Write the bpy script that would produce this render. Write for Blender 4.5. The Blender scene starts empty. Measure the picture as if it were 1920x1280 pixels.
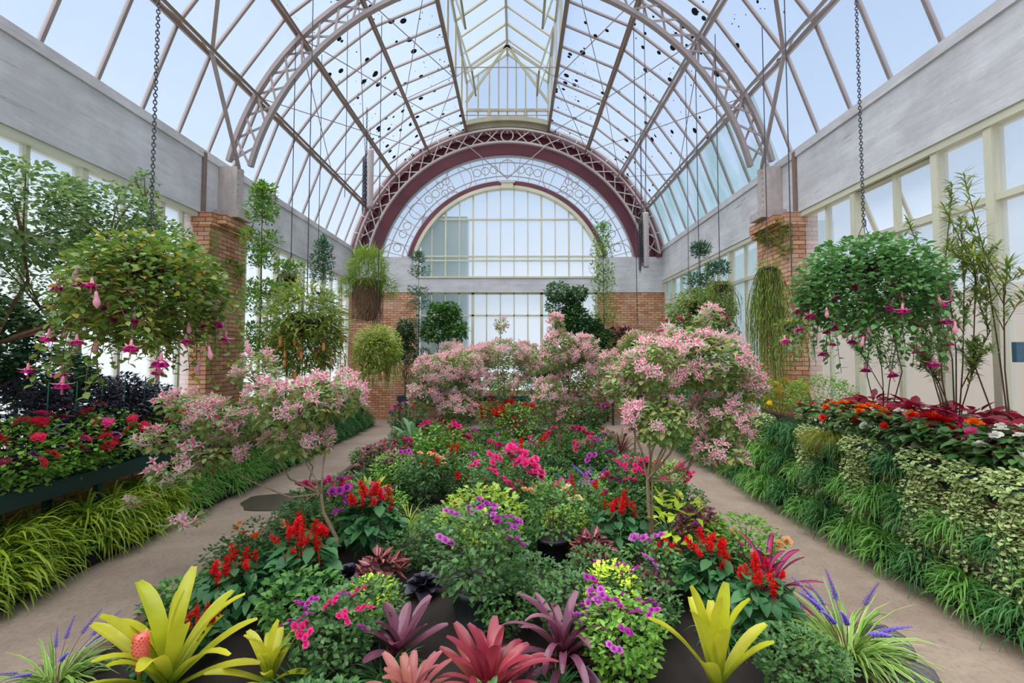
import bpy, math, random
import numpy as np
from mathutils import Matrix, Vector
S = bpy.context.scene
COL = S.collection
PI = math.pi
# ------------------------------------------------------------ camera, sky, sun, exposure
F, PX0, PY0, PITCH = 860.0, 967.0, 626.5, math.radians(2.5)
EYE, CX = 2.15, 0.286
W, YB, ZC, R0 = 5.2, 15.3, 4.53, 5.37          # half width, back wall, centre and radius of the vault
cam = bpy.data.objects.new('camera', bpy.data.cameras.new('camera')); COL.objects.link(cam)
cam.location = (CX, 0, EYE); cam.rotation_euler = (PI / 2 + PITCH, 0, 0)
cam.data.sensor_width = 36.0; cam.data.lens = F / 1920 * 36
cam.data.shift_x = -(PX0 - 960) / 1920; cam.data.shift_y = -(640 - PY0) / 1920
cam.data.clip_start = 0.05; cam.data.clip_end = 300
S.camera = cam
S.view_settings.view_transform = 'Standard'; S.view_settings.look = 'None'
S.view_settings.gamma = 1.0; S.view_settings.use_curve_mapping = False
S.view_settings.exposure = 0.0
S.cycles.max_bounces = 8; S.cycles.diffuse_bounces = 4; S.cycles.transparent_max_bounces = 10
S.cycles.sample_clamp_indirect = 6.0
w = bpy.data.worlds.new('sky'); S.world = w; w.use_nodes = True
nt = w.node_tree; bg = nt.nodes['Background']; bg.inputs[1].default_value = 0.95
tc = nt.nodes.new('ShaderNodeTexCoord'); sp = nt.nodes.new('ShaderNodeSeparateXYZ'); cr = nt.nodes.new('ShaderNodeValToRGB')
nt.links.new(tc.outputs['Generated'], sp.inputs[0]); nt.links.new(sp.outputs[2], cr.inputs[0]); nt.links.new(cr.outputs[0], bg.inputs[0])
e = cr.color_ramp.elements
e[0].position = 0.0; e[0].color = (0.95, 0.96, 0.97, 1); e[1].position = 0.95; e[1].color = (0.27, 0.44, 0.80, 1)
k = e.new(0.30); k.color = (0.60, 0.75, 0.97, 1)
sun = bpy.data.objects.new('sun', bpy.data.lights.new('sun', 'SUN')); COL.objects.link(sun)
sun.data.energy = 8.6; sun.data.angle = math.radians(90); sun.data.color = (1.0, 0.93, 0.84)
sun.rotation_euler = Vector((-0.22, -0.05, 0.95)).to_track_quat('Z', 'Y').to_euler()

def ray(px, py):
    x = (px - PX0) / F; y = -(py - PY0) / F; c, s = math.cos(PITCH), math.sin(PITCH)
    return np.array([x, c - s * y, s + c * y])
def atz(px, py, z):                               # the point of height z seen there
    d = ray(px, py); t = (z - EYE) / d[2]; return (CX + d[0] * t, d[1] * t, z)
def aty(px, py, Y):                               # the point at distance Y seen there
    d = ray(px, py); t = Y / d[1]; return (CX + d[0] * t, Y, EYE + d[2] * t)

# ------------------------------------------------------------ mesh collecting
class MB:
    def __init__(s): s.V = []; s.Q = []; s.T = []; s.U = []; s.n = 0; s.mq = []; s.mt = []
    def add(s, v, f, uv=None, mi=0):
        v = np.asarray(v, dtype=np.float32).reshape(-1, 3); f = np.asarray(f, dtype=np.int32)
        if len(v) == 0 or len(f) == 0: return
        s.V.append(v); s.U.append(np.zeros((len(v), 2), np.float32) if uv is None else np.asarray(uv, dtype=np.float32))
        (s.Q if f.shape[1] == 4 else s.T).append(f + s.n); (s.mq if f.shape[1] == 4 else s.mt).append(np.full(len(f), mi, np.int32)); s.n += len(v)
    def quad(s, a, b, c, d, mi=0): s.add([a, b, c, d], [[0, 1, 2, 3]], [[0, 0], [1, 0], [1, 1], [0, 1]], mi)
    def box(s, x0, x1, y0, y1, z0, z1, mi=0):
        v = [(x, y, z) for x in (x0, x1) for y in (y0, y1) for z in (z0, z1)]
        s.add(v, [[0, 1, 3, 2], [4, 6, 7, 5], [0, 4, 5, 1], [2, 3, 7, 6], [0, 2, 6, 4], [1, 5, 7, 3]], None, mi)
    def bar(s, p, q, w=.04, h=.04, up=(0, 0, 1), mi=0):
        p = Vector(p); q = Vector(q); d = (q - p)
        if d.length < 1e-6: return
        d.normalize(); u = Vector(up); u = u - d * u.dot(d)
        if u.length < 1e-3: u = d.orthogonal()
        u.normalize(); sd = d.cross(u); v = []
        for c in (p, q):
            for a, b in ((-1, -1), (1, -1), (1, 1), (-1, 1)): v.append(c + sd * (a * w / 2) + u * (b * h / 2))
        s.add([tuple(x) for x in v], [[0, 1, 2, 3], [7, 6, 5, 4], [0, 4, 5, 1], [1, 5, 6, 2], [2, 6, 7, 3], [3, 7, 4, 0]], None, mi)
    def tube(s, pts, rad, n=6, mi=0, close=False):
        pts = [Vector(p) for p in pts]; m = len(pts)
        if not hasattr(rad, '__len__'): rad = [rad] * m
        v = []; u = None
        for i, p in enumerate(pts):
            if close: d = pts[(i + 1) % m] - pts[i - 1]
            else: d = pts[min(i + 1, m - 1)] - pts[max(i - 1, 0)]
            if d.length < 1e-8: d = Vector((0, 0, 1))
            d.normalize()
            if u is None: u = d.orthogonal().normalized()
            else:
                u = u - d * u.dot(d)
                u = d.orthogonal().normalized() if u.length < 1e-4 else u.normalized()
            b = d.cross(u)
            for k in range(n):
                a = 2 * PI * k / n; v.append(tuple(p + (u * math.cos(a) + b * math.sin(a)) * rad[i]))
        f = []
        for i in range(m if close else m - 1):
            j = (i + 1) % m
            for k in range(n): k2 = (k + 1) % n; f.append([i * n + k, i * n + k2, j * n + k2, j * n + k])
        s.add(v, f, None, mi)
        if not close:
            for i, o in ((0, 1), (m - 1, 0)):
                c = s.n; vv = v[i * n:(i + 1) * n] + [tuple(pts[i])]
                s.add(vv, [[n, (k + 1) % n, k] if o else [n, k, (k + 1) % n] for k in range(n)], None, mi)
    def lathe(s, prof, n=20, c=(0, 0, 0), mi=0):
        v = []; f = []
        for r, z in prof:
            for k in range(n): a = 2 * PI * k / n; v.append((c[0] + r * math.cos(a), c[1] + r * math.sin(a), c[2] + z))
        for i in range(len(prof) - 1):
            for k in range(n): k2 = (k + 1) % n; f.append([i * n + k, i * n + k2, (i + 1) * n + k2, (i + 1) * n + k])
        s.add(v, f, None, mi)
    def ring(s, r0, r1, y0, y1, a0, a1, n=48, cz=ZC, cx=0, mi=0):    # strip of an arch lying in x-z, angles from +x
        v = []; f = []
        for i in range(n + 1):
            a = a0 + (a1 - a0) * i / n; ca, sa = math.cos(a), math.sin(a)
            for r, y in ((r0, y0), (r1, y0), (r1, y1), (r0, y1)): v.append((cx + r * ca, y, cz + r * sa))
        for i in range(n):
            for k in range(4): k2 = (k + 1) % 4; f.append([i * 4 + k, i * 4 + k2, i * 4 + 4 + k2, i * 4 + 4 + k])
        f += [[0, 3, 2, 1], [n * 4, n * 4 + 1, n * 4 + 2, n * 4 + 3]]
        s.add(v, f, None, mi)
    def inst(s, tv, tf, tuv, M, mi=0):              # M: (n,3,4) placements of one small template
        tv = np.asarray(tv, np.float32); n = len(M); m = len(tv); M = np.asarray(M, np.float32)
        v = np.einsum('nij,mj->nmi', M[:, :, :3], tv) + M[:, None, :, 3]
        f = (np.asarray(tf)[None] + (np.arange(n) * m)[:, None, None]).reshape(-1, np.asarray(tf).shape[1])
        s.add(v.reshape(-1, 3), f, np.tile(np.asarray(tuv, np.float32), (n, 1)), mi)
    def mesh(s, name, mats, smooth=True):
        me = bpy.data.meshes.new(name)
        if s.n == 0: return me
        V = np.concatenate(s.V); U = np.concatenate(s.U)
        Q = np.concatenate(s.Q) if s.Q else np.zeros((0, 4), np.int32); T = np.concatenate(s.T) if s.T else np.zeros((0, 3), np.int32)
        loops = np.concatenate([Q.ravel(), T.ravel()]).astype(np.int32)
        starts = np.concatenate([np.arange(len(Q)) * 4, len(Q) * 4 + np.arange(len(T)) * 3]).astype(np.int32)
        tot = np.concatenate([np.full(len(Q), 4), np.full(len(T), 3)]).astype(np.int32)
        me.vertices.add(len(V)); me.vertices.foreach_set('co', V.ravel())
        me.loops.add(len(loops)); me.loops.foreach_set('vertex_index', loops)
        me.polygons.add(len(starts)); me.polygons.foreach_set('loop_start', starts); me.polygons.foreach_set('loop_total', tot)
        me.polygons.foreach_set('use_smooth', np.full(len(starts), smooth))
        mi = np.concatenate((s.mq + s.mt) or [np.zeros(0, np.int32)]); me.polygons.foreach_set('material_index', mi)
        ul = me.uv_layers.new(name='UVMap'); ul.data.foreach_set('uv', U[loops].ravel())
        for m in (mats if isinstance(mats, (list, tuple)) else [mats]): me.materials.append(m)
        me.update(calc_edges=True); me.validate()
        return me
    def build(s, name, mats, parent=None, smooth=False):
        o = bpy.data.objects.new(name, s.mesh(name, mats, smooth)); COL.objects.link(o)
        if parent: o.parent = parent
        return o

def tag(o, label=None, cat=None, group=None, kind=None):
    if label: o['label'] = label
    if cat: o['category'] = cat
    if group: o['group'] = group
    if kind: o['kind'] = kind
    return o
def empty(name, loc=(0, 0, 0), rz=0, label=None, cat=None, group=None, kind=None):
    o = bpy.data.objects.new(name, None); COL.objects.link(o); o.location = loc; o.rotation_euler = (0, 0, rz); o.empty_display_size = .1
    return tag(o, label, cat, group, kind)
def copy_tree(o, parent=None):
    c = o.copy(); COL.objects.link(c); c.parent = parent
    for ch in list(KIDS.get(o.name, ())):
        copy_tree(ch, c)
    return c
KIDS = {}

# ------------------------------------------------------------ materials
def lin(c):
    c = c / 255.0; return c / 12.92 if c <= .04045 else ((c + .055) / 1.055) ** 2.4
def rgb(r, g, b): return (lin(r), lin(g), lin(b), 1)
class NT:
    def __init__(s, name):
        s.m = bpy.data.materials.new(name); s.m.use_nodes = True; s.t = s.m.node_tree; s.t.nodes.clear(); s.out = s.n('OutputMaterial')
    def n(s, t, **kw):
        x = s.t.nodes.new('ShaderNode' + t)
        for k, v in kw.items(): setattr(x, k, v)
        return x
    def l(s, a, b): s.t.links.new(a, b)
    def mix(s, fac, a, b, mode='MIX'):
        x = s.n('Mix', data_type='RGBA', blend_type=mode)
        for i, v in ((0, fac), (6, a), (7, b)):
            if hasattr(v, 'links'): s.l(v, x.inputs[i])
            else: x.inputs[i].default_value = v
        return x.outputs[2]
    def ramp(s, src, stops):
        x = s.n('ValToRGB'); s.l(src, x.inputs[0]); el = x.color_ramp.elements
        while len(el) < len(stops): el.new(.5)
        for i, (p, c) in enumerate(stops): el[i].position = p; el[i].color = c if len(c) == 4 else (*c, 1)
        return x.outputs[0]
    def noise(s, scale, detail=4, vec=None, rough=.6):
        x = s.n('TexNoise'); x.inputs['Scale'].default_value = scale; x.inputs['Detail'].default_value = detail; x.inputs['Roughness'].default_value = rough
        if vec is not None: s.l(vec, x.inputs['Vector'])
        return x.outputs[0]
    def obj(s, sc=(1, 1, 1)):
        t = s.n('TexCoord'); m = s.n('Mapping'); m.inputs['Scale'].default_value = sc; s.l(t.outputs['Object'], m.inputs[0]); return m.outputs[0]
    def math(s, op, a, b=0.0):
        x = s.n('Math', operation=op)
        for i, v in ((0, a), (1, b)):
            if hasattr(v, 'links'): s.l(v, x.inputs[i])
            else: x.inputs[i].default_value = v
        return x.outputs[0]
    def pbr(s, col, rough=.6, metal=0, spec=.5, bump=None, bs=.3, coat=0):
        p = s.n('BsdfPrincipled')
        if hasattr(col, 'links'): s.l(col, p.inputs['Base Color'])
        else: p.inputs['Base Color'].default_value = col
        p.inputs['Roughness'].default_value = rough; p.inputs['Metallic'].default_value = metal; p.inputs['Specular IOR Level'].default_value = spec
        if coat: p.inputs['Coat Weight'].default_value = coat
        if bump is not None:
            b = s.n('Bump'); b.inputs['Strength'].default_value = bs; b.inputs['Distance'].default_value = .01; s.l(bump, b.inputs['Height']); s.l(b.outputs[0], p.inputs['Normal'])
        s.l(p.outputs[0], s.out.inputs[0]); return p
BW = (0, 0, 0, 1), (1, 1, 1, 1)
def m_plain(name, c, rough=.6, metal=0, var=.25, scale=6, c2=None):
    t = NT(name); c2 = c2 or tuple(x * (1 - var) for x in c[:3]) + (1,)
    t.pbr(t.mix(t.ramp(t.noise(scale, 5), [(.35, BW[0]), (.65, BW[1])]), c, c2), rough, metal); return t.m
def m_conc(name, c, c2, dirt, sc=(1, .12, 1)):
    t = NT(name); v = t.obj(sc)
    streak = t.ramp(t.noise(7, 8, v, .7), [(.35, BW[0]), (.65, BW[1])])
    blot = t.ramp(t.noise(1.3, 6, t.obj()), [(.4, BW[0]), (.62, BW[1])])
    a = t.mix(streak, c, c2)
    crack = t.ramp(t.noise(16, 8, t.obj((1, .06, 1)), .75), [(.60, BW[0]), (.66, BW[1])])
    a = t.mix(t.math('MULTIPLY', crack, .5), a, dirt)
    t.pbr(t.mix(t.math('MULTIPLY', blot, .25), a, dirt), .85, bump=t.noise(9, 8, v, .7), bs=.5); return t.m
def m_brick(name, sc):
    t = NT(name); tc = t.n('TexCoord'); sx = t.n('SeparateXYZ'); t.l(tc.outputs['Object'], sx.inputs[0]); cb = t.n('CombineXYZ')
    t.l(t.math('ADD', sx.outputs[0], sx.outputs[1]), cb.inputs[0]); t.l(sx.outputs[2], cb.inputs[1])
    b = t.n('TexBrick'); t.l(cb.outputs[0], b.inputs['Vector']); b.inputs['Scale'].default_value = 1
    b.inputs['Brick Width'].default_value = .23 * sc; b.inputs['Row Height'].default_value = .078 * sc; b.inputs['Mortar Size'].default_value = .008
    b.inputs['Color1'].default_value = rgb(226, 172, 132); b.inputs['Color2'].default_value = rgb(186, 120, 86); b.inputs['Mortar'].default_value = rgb(96, 78, 70)
    wash = t.ramp(t.noise(2.2, 6, t.obj()), [(.45, BW[0]), (.7, BW[1])])
    c = t.mix(t.math('MULTIPLY', wash, .45), b.outputs[0], rgb(214, 188, 168))
    t.pbr(c, .9, bump=b.outputs['Fac'], bs=-.4); return t.m
def m_glass(name, tint=(.93, .97, 1), trans=.5, milk=(.86, .92, 1), spots=0.0, streak=.25, algae_shade=None):
    t = NT(name); tr = t.n('BsdfTransparent'); tr.inputs[0].default_value = (*tint, 1)
    mk = t.mix(t.math('MULTIPLY', t.ramp(t.noise(1.5, 6, t.obj((1, 3, 1))), [(.3, BW[0]), (.75, BW[1])]), streak), (*milk, 1), (milk[0] * .72, milk[1] * .78, milk[2] * .84, 1))
    if algae_shade:
        mk = t.mix(t.ramp(t.noise(1.1, 5, t.obj((1, 1.6, .5))), [(.3, BW[0]), (.6, BW[1])]), mk, (*algae_shade, 1)); t.l(mk, tr.inputs[0])
    tl = t.n('BsdfTranslucent'); t.l(mk, tl.inputs[0]); gl = t.n('BsdfGlossy'); gl.inputs['Roughness'].default_value = .25
    m1 = t.n('MixShader'); m1.inputs[0].default_value = 1 - trans; t.l(tr.outputs[0], m1.inputs[1]); t.l(tl.outputs[0], m1.inputs[2])
    m2 = t.n('MixShader'); m2.inputs[0].default_value = .04; t.l(m1.outputs[0], m2.inputs[1]); t.l(gl.outputs[0], m2.inputs[2])
    fin = m2.outputs[0]
    if spots:
        v = t.n('TexVoronoi'); v.inputs['Scale'].default_value = 4.2; t.l(t.obj(), v.inputs[0])
        sc = t.n('SeparateColor'); t.l(v.outputs['Color'], sc.inputs[0])
        v2 = t.n('TexVoronoi'); v2.inputs['Scale'].default_value = 11; t.l(t.obj(), v2.inputs[0]); sc2 = t.n('SeparateColor'); t.l(v2.outputs['Color'], sc2.inputs[0])
        msk = t.noise(.55, 2, t.obj())
        r1 = t.math('MULTIPLY', t.math('SUBTRACT', sc.outputs[0], 1 - spots), .6)
        r2 = t.math('MULTIPLY', t.math('MULTIPLY', t.math('SUBTRACT', sc2.outputs[0], .45), .42), t.math('GREATER_THAN', msk, .53))
        d = t.math('MAXIMUM', t.math('LESS_THAN', v.outputs[0], r1), t.math('LESS_THAN', v2.outputs[0], r2))
        df = t.n('BsdfDiffuse'); df.inputs[0].default_value = rgb(48, 46, 56); m3 = t.n('MixShader'); t.l(d, m3.inputs[0]); t.l(fin, m3.inputs[1]); t.l(df.outputs[0], m3.inputs[2]); fin = m3.outputs[0]
    t.l(fin, t.out.inputs[0]); return t.m
M = {}
M['conc'] = m_conc('painted_concrete', rgb(224, 224, 228), rgb(204, 203, 208), rgb(112, 100, 96))
M['brick'] = m_brick('orange_brick', 1)
M['cream'] = m_plain('cream_paint', rgb(216, 213, 190), .5, var=.14)
M['cream_d'] = m_plain('weathered_cream_paint', rgb(178, 172, 146), .5, var=.2)
M['steel'] = m_plain('grey_mauve_steel', rgb(166, 153, 153), .5, var=.25)
M['steel_l'] = m_plain('pale_painted_steel', rgb(192, 180, 178), .5, var=.22)
M['rust'] = m_plain('rusty_brown_steel', rgb(146, 124, 112), .6, var=.4)
M['maroon'] = m_plain('maroon_paint', rgb(116, 58, 72), .55, var=.3)
M['glass'] = m_glass('frosted_roof_glass', spots=.0, trans=.86)
M['glass_s'] = m_glass('spotted_roof_glass', spots=.6, trans=.86)
M['glass_g'] = m_glass('algae_tree_shade_glass', trans=.8, algae_shade=(.50, .66, .62), streak=.5)  # algae green, with the shade of trees behind put into the tint
M['glass_w'] = m_glass('frosted_window_glass', milk=(.95, .97, 1), trans=.75)
M['glass_t'] = m_glass('clear_tracery_glass', milk=(.95, .98, 1), trans=.85)
M['chain'] = m_plain('dark_galvanised_chain', rgb(84, 84, 96), .45, .6)
M['green_p'] = m_plain('dark_green_bench_paint', rgb(30, 62, 60), .5)
M['green_s'] = m_plain('green_stake_plastic', rgb(20, 120, 92), .5)
M['pot_b'] = m_plain('black_pot_plastic', rgb(34, 38, 48), .45)
M['pot_g'] = m_plain('green_pot_plastic', rgb(18, 62, 48), .45)
M['pot_gr'] = m_plain('grey_pot_plastic', rgb(74, 84, 84), .5)
M['bark'] = m_plain('brown_bark', rgb(128, 98, 72), .9, var=.45, scale=30)
M['bark_l'] = m_plain('pale_bark', rgb(158, 134, 104), .9, var=.4, scale=30)
M['bark_d'] = m_plain('dark_twig_bark', rgb(92, 66, 52), .9, var=.4, scale=30)
def m_path():
    t = NT('trodden_path'); v = t.obj(); n1 = t.noise(1.4, 8, v, .65); n2 = t.noise(26, 8, t.obj((1, .7, 1)), .7)
    a = t.mix(t.ramp(n1, [(.3, BW[0]), (.7, BW[1])]), rgb(168, 150, 134), rgb(138, 120, 108)); a = t.mix(t.math('MULTIPLY', t.ramp(n2, [(.48, BW[0]), (.75, BW[1])]), .6), a, rgb(104, 90, 80))
    sx = t.n('SeparateXYZ'); t.l(v, sx.inputs[0]); 
    t.pbr(a, .85, bump=n2, bs=.35); return t.m
M['path'] = m_path()
M['wet'] = m_plain('wet_patch', rgb(84, 74, 66), .25, var=.3, scale=12)
M['soil'] = m_plain('dark_soil', rgb(44, 36, 32), .95, var=.5, scale=25)
M['kerb'] = m_plain('brick_kerb', rgb(110, 84, 74), .9, var=.35, scale=20)
M['stone'] = m_plain('grey_edging_stone', rgb(112, 110, 112), .9, var=.4, scale=14)
M['beige'] = m_plain('beige_outer_wall', rgb(226, 204, 172), .8, var=.08, scale=1)
M['plaster'] = m_plain('neighbour_wall', rgb(158, 190, 190), .8, var=.2, scale=1)
# ------------------------------------------------------------ the building
YN = -3.0
PHI = [15.1, 31.0, 46.5, 62.0, 77.4]
def vault(ph, r=R0): a = math.radians(ph); return (r * math.sin(a), ZC + r * math.cos(a))
ZT = 5.70                      # top of the side beams
YTR, YP0, YP1 = 8.42, 7.9, 8.95
m = MB(); m.box(-6.2, 6.2, YN, YB + 2, -.2, 0.0)
tag(m.build('floor', M['path']), kind='structure')
# side walls
def side_wall(name, sx):
    root = empty(name, kind='structure')
    X = sx * W
    def bx(m, x0, x1, *a): m.box(min(x0 * sx, x1 * sx), max(x0 * sx, x1 * sx), *a)
    m = MB(); bx(m, W, W + .35, YN, YB + .35, 4.62, ZT); bx(m, W - .03, W + .05, YN, YB, ZT - .1, ZT + .04)
    m.build('concrete_beam', M['conc'], root)
    m = MB(); bx(m, W, W + .35, YN, YB, 0, .95); m.build('low_wall', M['brick'], root)
    m = MB(); bx(m, W - .16, W + .35, YP0, YP1, 0, 4.62); bx(m, W - .24, W + .3, YP0 - .06, YP1 + .06, 4.4, 4.62); bx(m, W - .36, W + .3, YP0 + .1, YP1 - .1, 4.46, 4.62)
    m.build('brick_pier', M['brick'], root)
    m = MB(); bx(m, W - .46, W, YTR - .20, YTR + .22, 4.64, 4.78); bx(m, W - .35, W, YTR - .10, YTR + .11, 4.78, 5.62)
    for i in range(8): bx(m, W - .37, W - .35, YTR - .09, YTR - .06, 4.85 + i * .11, 4.88 + i * .11)
    m.build('truss_shoe', M['steel_l'], root)
    m = MB(); bx(m, W - .04, W, YP0 - .02, YP0 + .06, 4.62, ZT); m.build('pilaster_strip', M['rust'], root)
    return root
side_wall('wall_left', -1); side_wall('wall_right', 1)
wn = 0
def side_window(sx, posts, thin, y0, y1, transom, sash=None):
    global wn; wn += 1
    root = empty('window_%d' % wn, kind='structure'); z0, z1 = .95, 4.62
    def bx(m, x0, x1, *a): m.box(min(x0 * sx, x1 * sx), max(x0 * sx, x1 * sx), *a)
    m = MB(); bx(m, W + .02, W + .2, y0, y1, z1 - .09, z1); bx(m, W - .02, W + .2, y0, y1, z0, z0 + .07)
    bx(m, W + .06, W + .18, y0, y1, transom - .035, transom + .035)
    for y in posts: bx(m, W + .04, W + .18, y - .042, y + .042, z0, z1)
    for y in thin: bx(m, W + .09, W + .17, y - .025, y + .025, z0, z1)
    m.build('window_frame', M['cream'], root)
    ys = sorted([y0, y1]); m = MB(); x = sx * (W + .13)
    gaps = [(y0, z0, y1, z1)]
    if sash:
        a, b = sash; gaps = [(y0, z0, a, z1), (a, z0, b, transom), (b, z0, y1, z1)]
    for a0, c0, b0, d0 in gaps: m.box(min(x, x + sx * .006), max(x, x + sx * .006), a0, b0, c0, d0)
    m.build('glass_pane', M['glass_w'], root)
    if sash:
        a, b = sash; h = z1 - .1 - transom - .04; t = math.radians(22)
        s = empty('open_sash', (sx * (W + .1), 0, z1 - .1)); s.parent = root; s.rotation_euler = (0, (-1 if sx > 0 else 1) * t, 0)
        m = MB(); a += .07; b -= .07
        for y in (a, b): m.box(-.02, .02, y - .03, y + .03, -h, 0)
        m.box(-.02, .02, a, b, -.06, 0); m.box(-.02, .02, a, b, -h, -h + .06); m.box(-.015, .015, (a + b) / 2 - .02, (a + b) / 2 + .02, -h, 0)
        f = m.build('sash_frame', M['cream'], s); m = MB(); m.box(-.003, .003, a, b, -h, 0); m.build('sash_glass', M['glass_w'], s)
    return root
side_window(1, [4.73, 5.35, 6.67, 7.95, 3.4, 2.1, .8], [7.3, 5.98, 4.05, 2.7], -3, YP0, 3.78, (5.35, 6.67))
side_window(1, [9.3, 10.6, 11.9, 13.2, 14.5, 15.15], [9.95, 11.25, 12.55, 13.85], YP1, YB, 3.78)
side_window(-1, [4.5, 5.8, 7.1, 8.05, 3.2, 1.9, .6], [5.15, 6.45, 7.6, 3.85], -3, YP0, 3.5)
side_window(-1, [9.3, 10.6, 11.9, 13.2, 14.5, 15.15], [9.95, 11.25, 12.55, 13.85], YP1, YB, 3.5)
# back wall
ZB = 5.42; wb = empty('wall_back', kind='structure'); B1 = YB + .35
def aspr(r): return math.asin(min(1, (ZB - ZC) / r))
m = MB(); m.box(-W - .35, -3.04, YB, B1, 0, 4.22); m.box(3.06, W + .35, YB, B1, 0, 4.22); m.box(-3.04, 3.06, YB, B1, 0, .95); m.build('brickwork', M['brick'], wb)
m = MB(); m.box(-W - .35, -3.02, YB - .02, B1, 4.22, ZB); m.box(3.04, W + .35, YB - .02, B1, 4.22, ZB); m.box(-3.02, 3.04, YB - .02, B1, 4.22, 4.72)
m.build('concrete_band', m_conc('painted_concrete_band', rgb(224, 224, 228), rgb(204, 203, 208), rgb(112, 100, 96), (.12, 1, 1)), wb)
m = MB(); m.ring(5.10, 5.42, YB - .06, B1, aspr(5.26), PI - aspr(5.26), 64); m.ring(4.39, 4.66, YB - .06, B1 - .1, aspr(4.5), PI - aspr(4.5), 64)
m.ring(3.31, 3.45, YB - .08, B1 - .1, aspr(3.4) , PI - aspr(3.4), 64); m.ring(4.66, 5.10, YB + .12, B1, aspr(4.9), PI - aspr(4.9), 64)
m.build('maroon_arch', M['maroon'], wb)
m = MB()
for i in range(25):
    a = math.radians(12 + 6.5 * i)
    m.bar((5.09 * math.cos(a), YB - .07, ZC + 5.09 * math.sin(a)), (5.42 * math.cos(a), YB - .07, ZC + 5.42 * math.sin(a)), .035, .03, (0, 1, 0))
m.ring(5.40, 5.46, YB - .09, YB, aspr(5.4), PI - aspr(5.4), 64)
m.build('arch_ribs', M['steel_l'], wb)
# arched window
wn += 1; root = empty('window_%d' % wn, kind='structure')
m = MB(); m.ring(3.20, 3.31, YB - .1, YB + .15, aspr(3.25), PI - aspr(3.25), 64); m.box(-3.05, 3.05, YB - .05, YB + .15, 4.70, 4.76)
xs = [-3.0 + .4615 * i for i in range(14)]
def hx(x, r=3.25): return ZC + math.sqrt(max(0, r * r - x * x))
for i, x in enumerate(xs):
    if abs(x) < 3.2:
        wdt = .055 if i in (2, 4, 9, 11) else .032
        m.box(x - wdt / 2, x + wdt / 2, YB, YB + .07, 4.72, max(hx(x), 4.9))
for z in (5.30, 5.44, 6.70):
    h = math.sqrt(3.25 ** 2 - (z - ZC) ** 2); m.box(-h, h, YB - .01, YB + .08, z - .025, z + .025)
m.box(-3.05, -2.99, YB - .05, YB + .12, 4.72, ZB + .2); m.box(2.99, 3.05, YB - .05, YB + .12, 4.72, ZB + .2)
m.box(-.20, .20, YB - .16, YB - .05, 7.72, 7.92); m.box(-.26, .26, YB - .18, YB - .05, 7.90, 7.95)
m.build('window_frame', M['cream'], root)
m = MB(); N = 40; v = [(-3.02, YB + .04, 4.72), (3.02, YB + .04, 4.72)] + [(3.28 * math.cos(a), YB + .04, ZC + 3.28 * math.sin(a)) for a in np.linspace(.2, PI - .2, N)] + [(0, YB + .04, 5.6)]
c = len(v) - 1; m.add(v, [[c, i, (i + 1) % c] for i in range(c)]); m.build('glass_pane', M['glass_w'], root)
# tracery fan
wn += 1; root = empty('window_%d' % wn, kind='structure'); Y = YB + .02
m = MB()
for r in (3.50, 3.66, 4.13, 4.34): m.ring(r - .012, r + .012, Y - .02, Y + .02, aspr(r), PI - aspr(r), 64)
A0 = aspr(4.0)
for i in range(27):
    a = math.radians(14.5 + i * 5.8)
    if a > A0: m.bar((3.45 * math.cos(a), Y, ZC + 3.45 * math.sin(a)), (4.39 * math.cos(a), Y, ZC + 4.39 * math.sin(a)), .02, .03, (0, 1, 0))
def circ(ang, r, R, th=.014): 
    a = math.radians(ang); c = (R * math.cos(a), Y, ZC + R * math.sin(a))
    m.tube([(c[0] + r * math.cos(t), Y, c[2] + r * math.sin(t)) for t in np.linspace(0, 2 * PI, 25)[:-1]], th, 5, close=True)
for ang, r, R in ((90, .27, 3.95), (141, .27, 3.9), (39, .27, 3.9), (115, .44, 3.9), (65, .44, 3.9)): circ(ang, r, R)
for s in (-1, 1):
    for d in (6.7, 11.0, 15.3, 38.5, 43, 60, 64.5, 72):
        circ(90 + s * d, .13, 3.9)
    for d in (31, 34.5): circ(90 + s * d, .12, 4.05); circ(90 + s * d, .12, 3.72)
    for d in (76,): circ(90 + s * d, .42, 3.9)
m.build('tracery_frame', M['steel_l'], root)
m = MB(); m.ring(3.45, 4.39, Y + .02, Y + .026, aspr(3.9), PI - aspr(3.9), 64); m.build('glass_pane', M['glass_t'], root)
# lower back window
wn += 1; root = empty('window_%d' % wn, kind='structure'); m = MB()
for i, x in enumerate(xs):
    wdt = .09 if i in (0, 4, 9, 13) else .035
    m.box(x - wdt / 2, x + wdt / 2, YB + .03, YB + .12, .95, 4.22)
for z in (1.9, 3.45, 4.19): m.box(-3.04, 3.04, YB + .03, YB + .12, z - .03, z + .03)
m.build('window_frame', M['cream'], root)
m = MB(); m.box(-3.04, 3.04, YB + .08, YB + .086, .95, 4.22); m.build('glass_pane', M['glass_w'], root)
# neighbouring wing seen dimly through the left panes
for nm, bx, mt in (('wall_outside', (-3.1, -1.45, YB + 1.0, YB + 1.6, -.2, 7.1), 'plaster'), ('wall_outside', (7.6, 8.0, 1.0, 11.0, -.2, 3.2), 'beige'), ('wall_outside', (7.6, 8.0, 11.0, 24.0, -.2, 5.4), 'plaster')):
    m = MB(); m.box(*bx); tag(m.build(nm, M[mt]), kind='structure')

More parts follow.
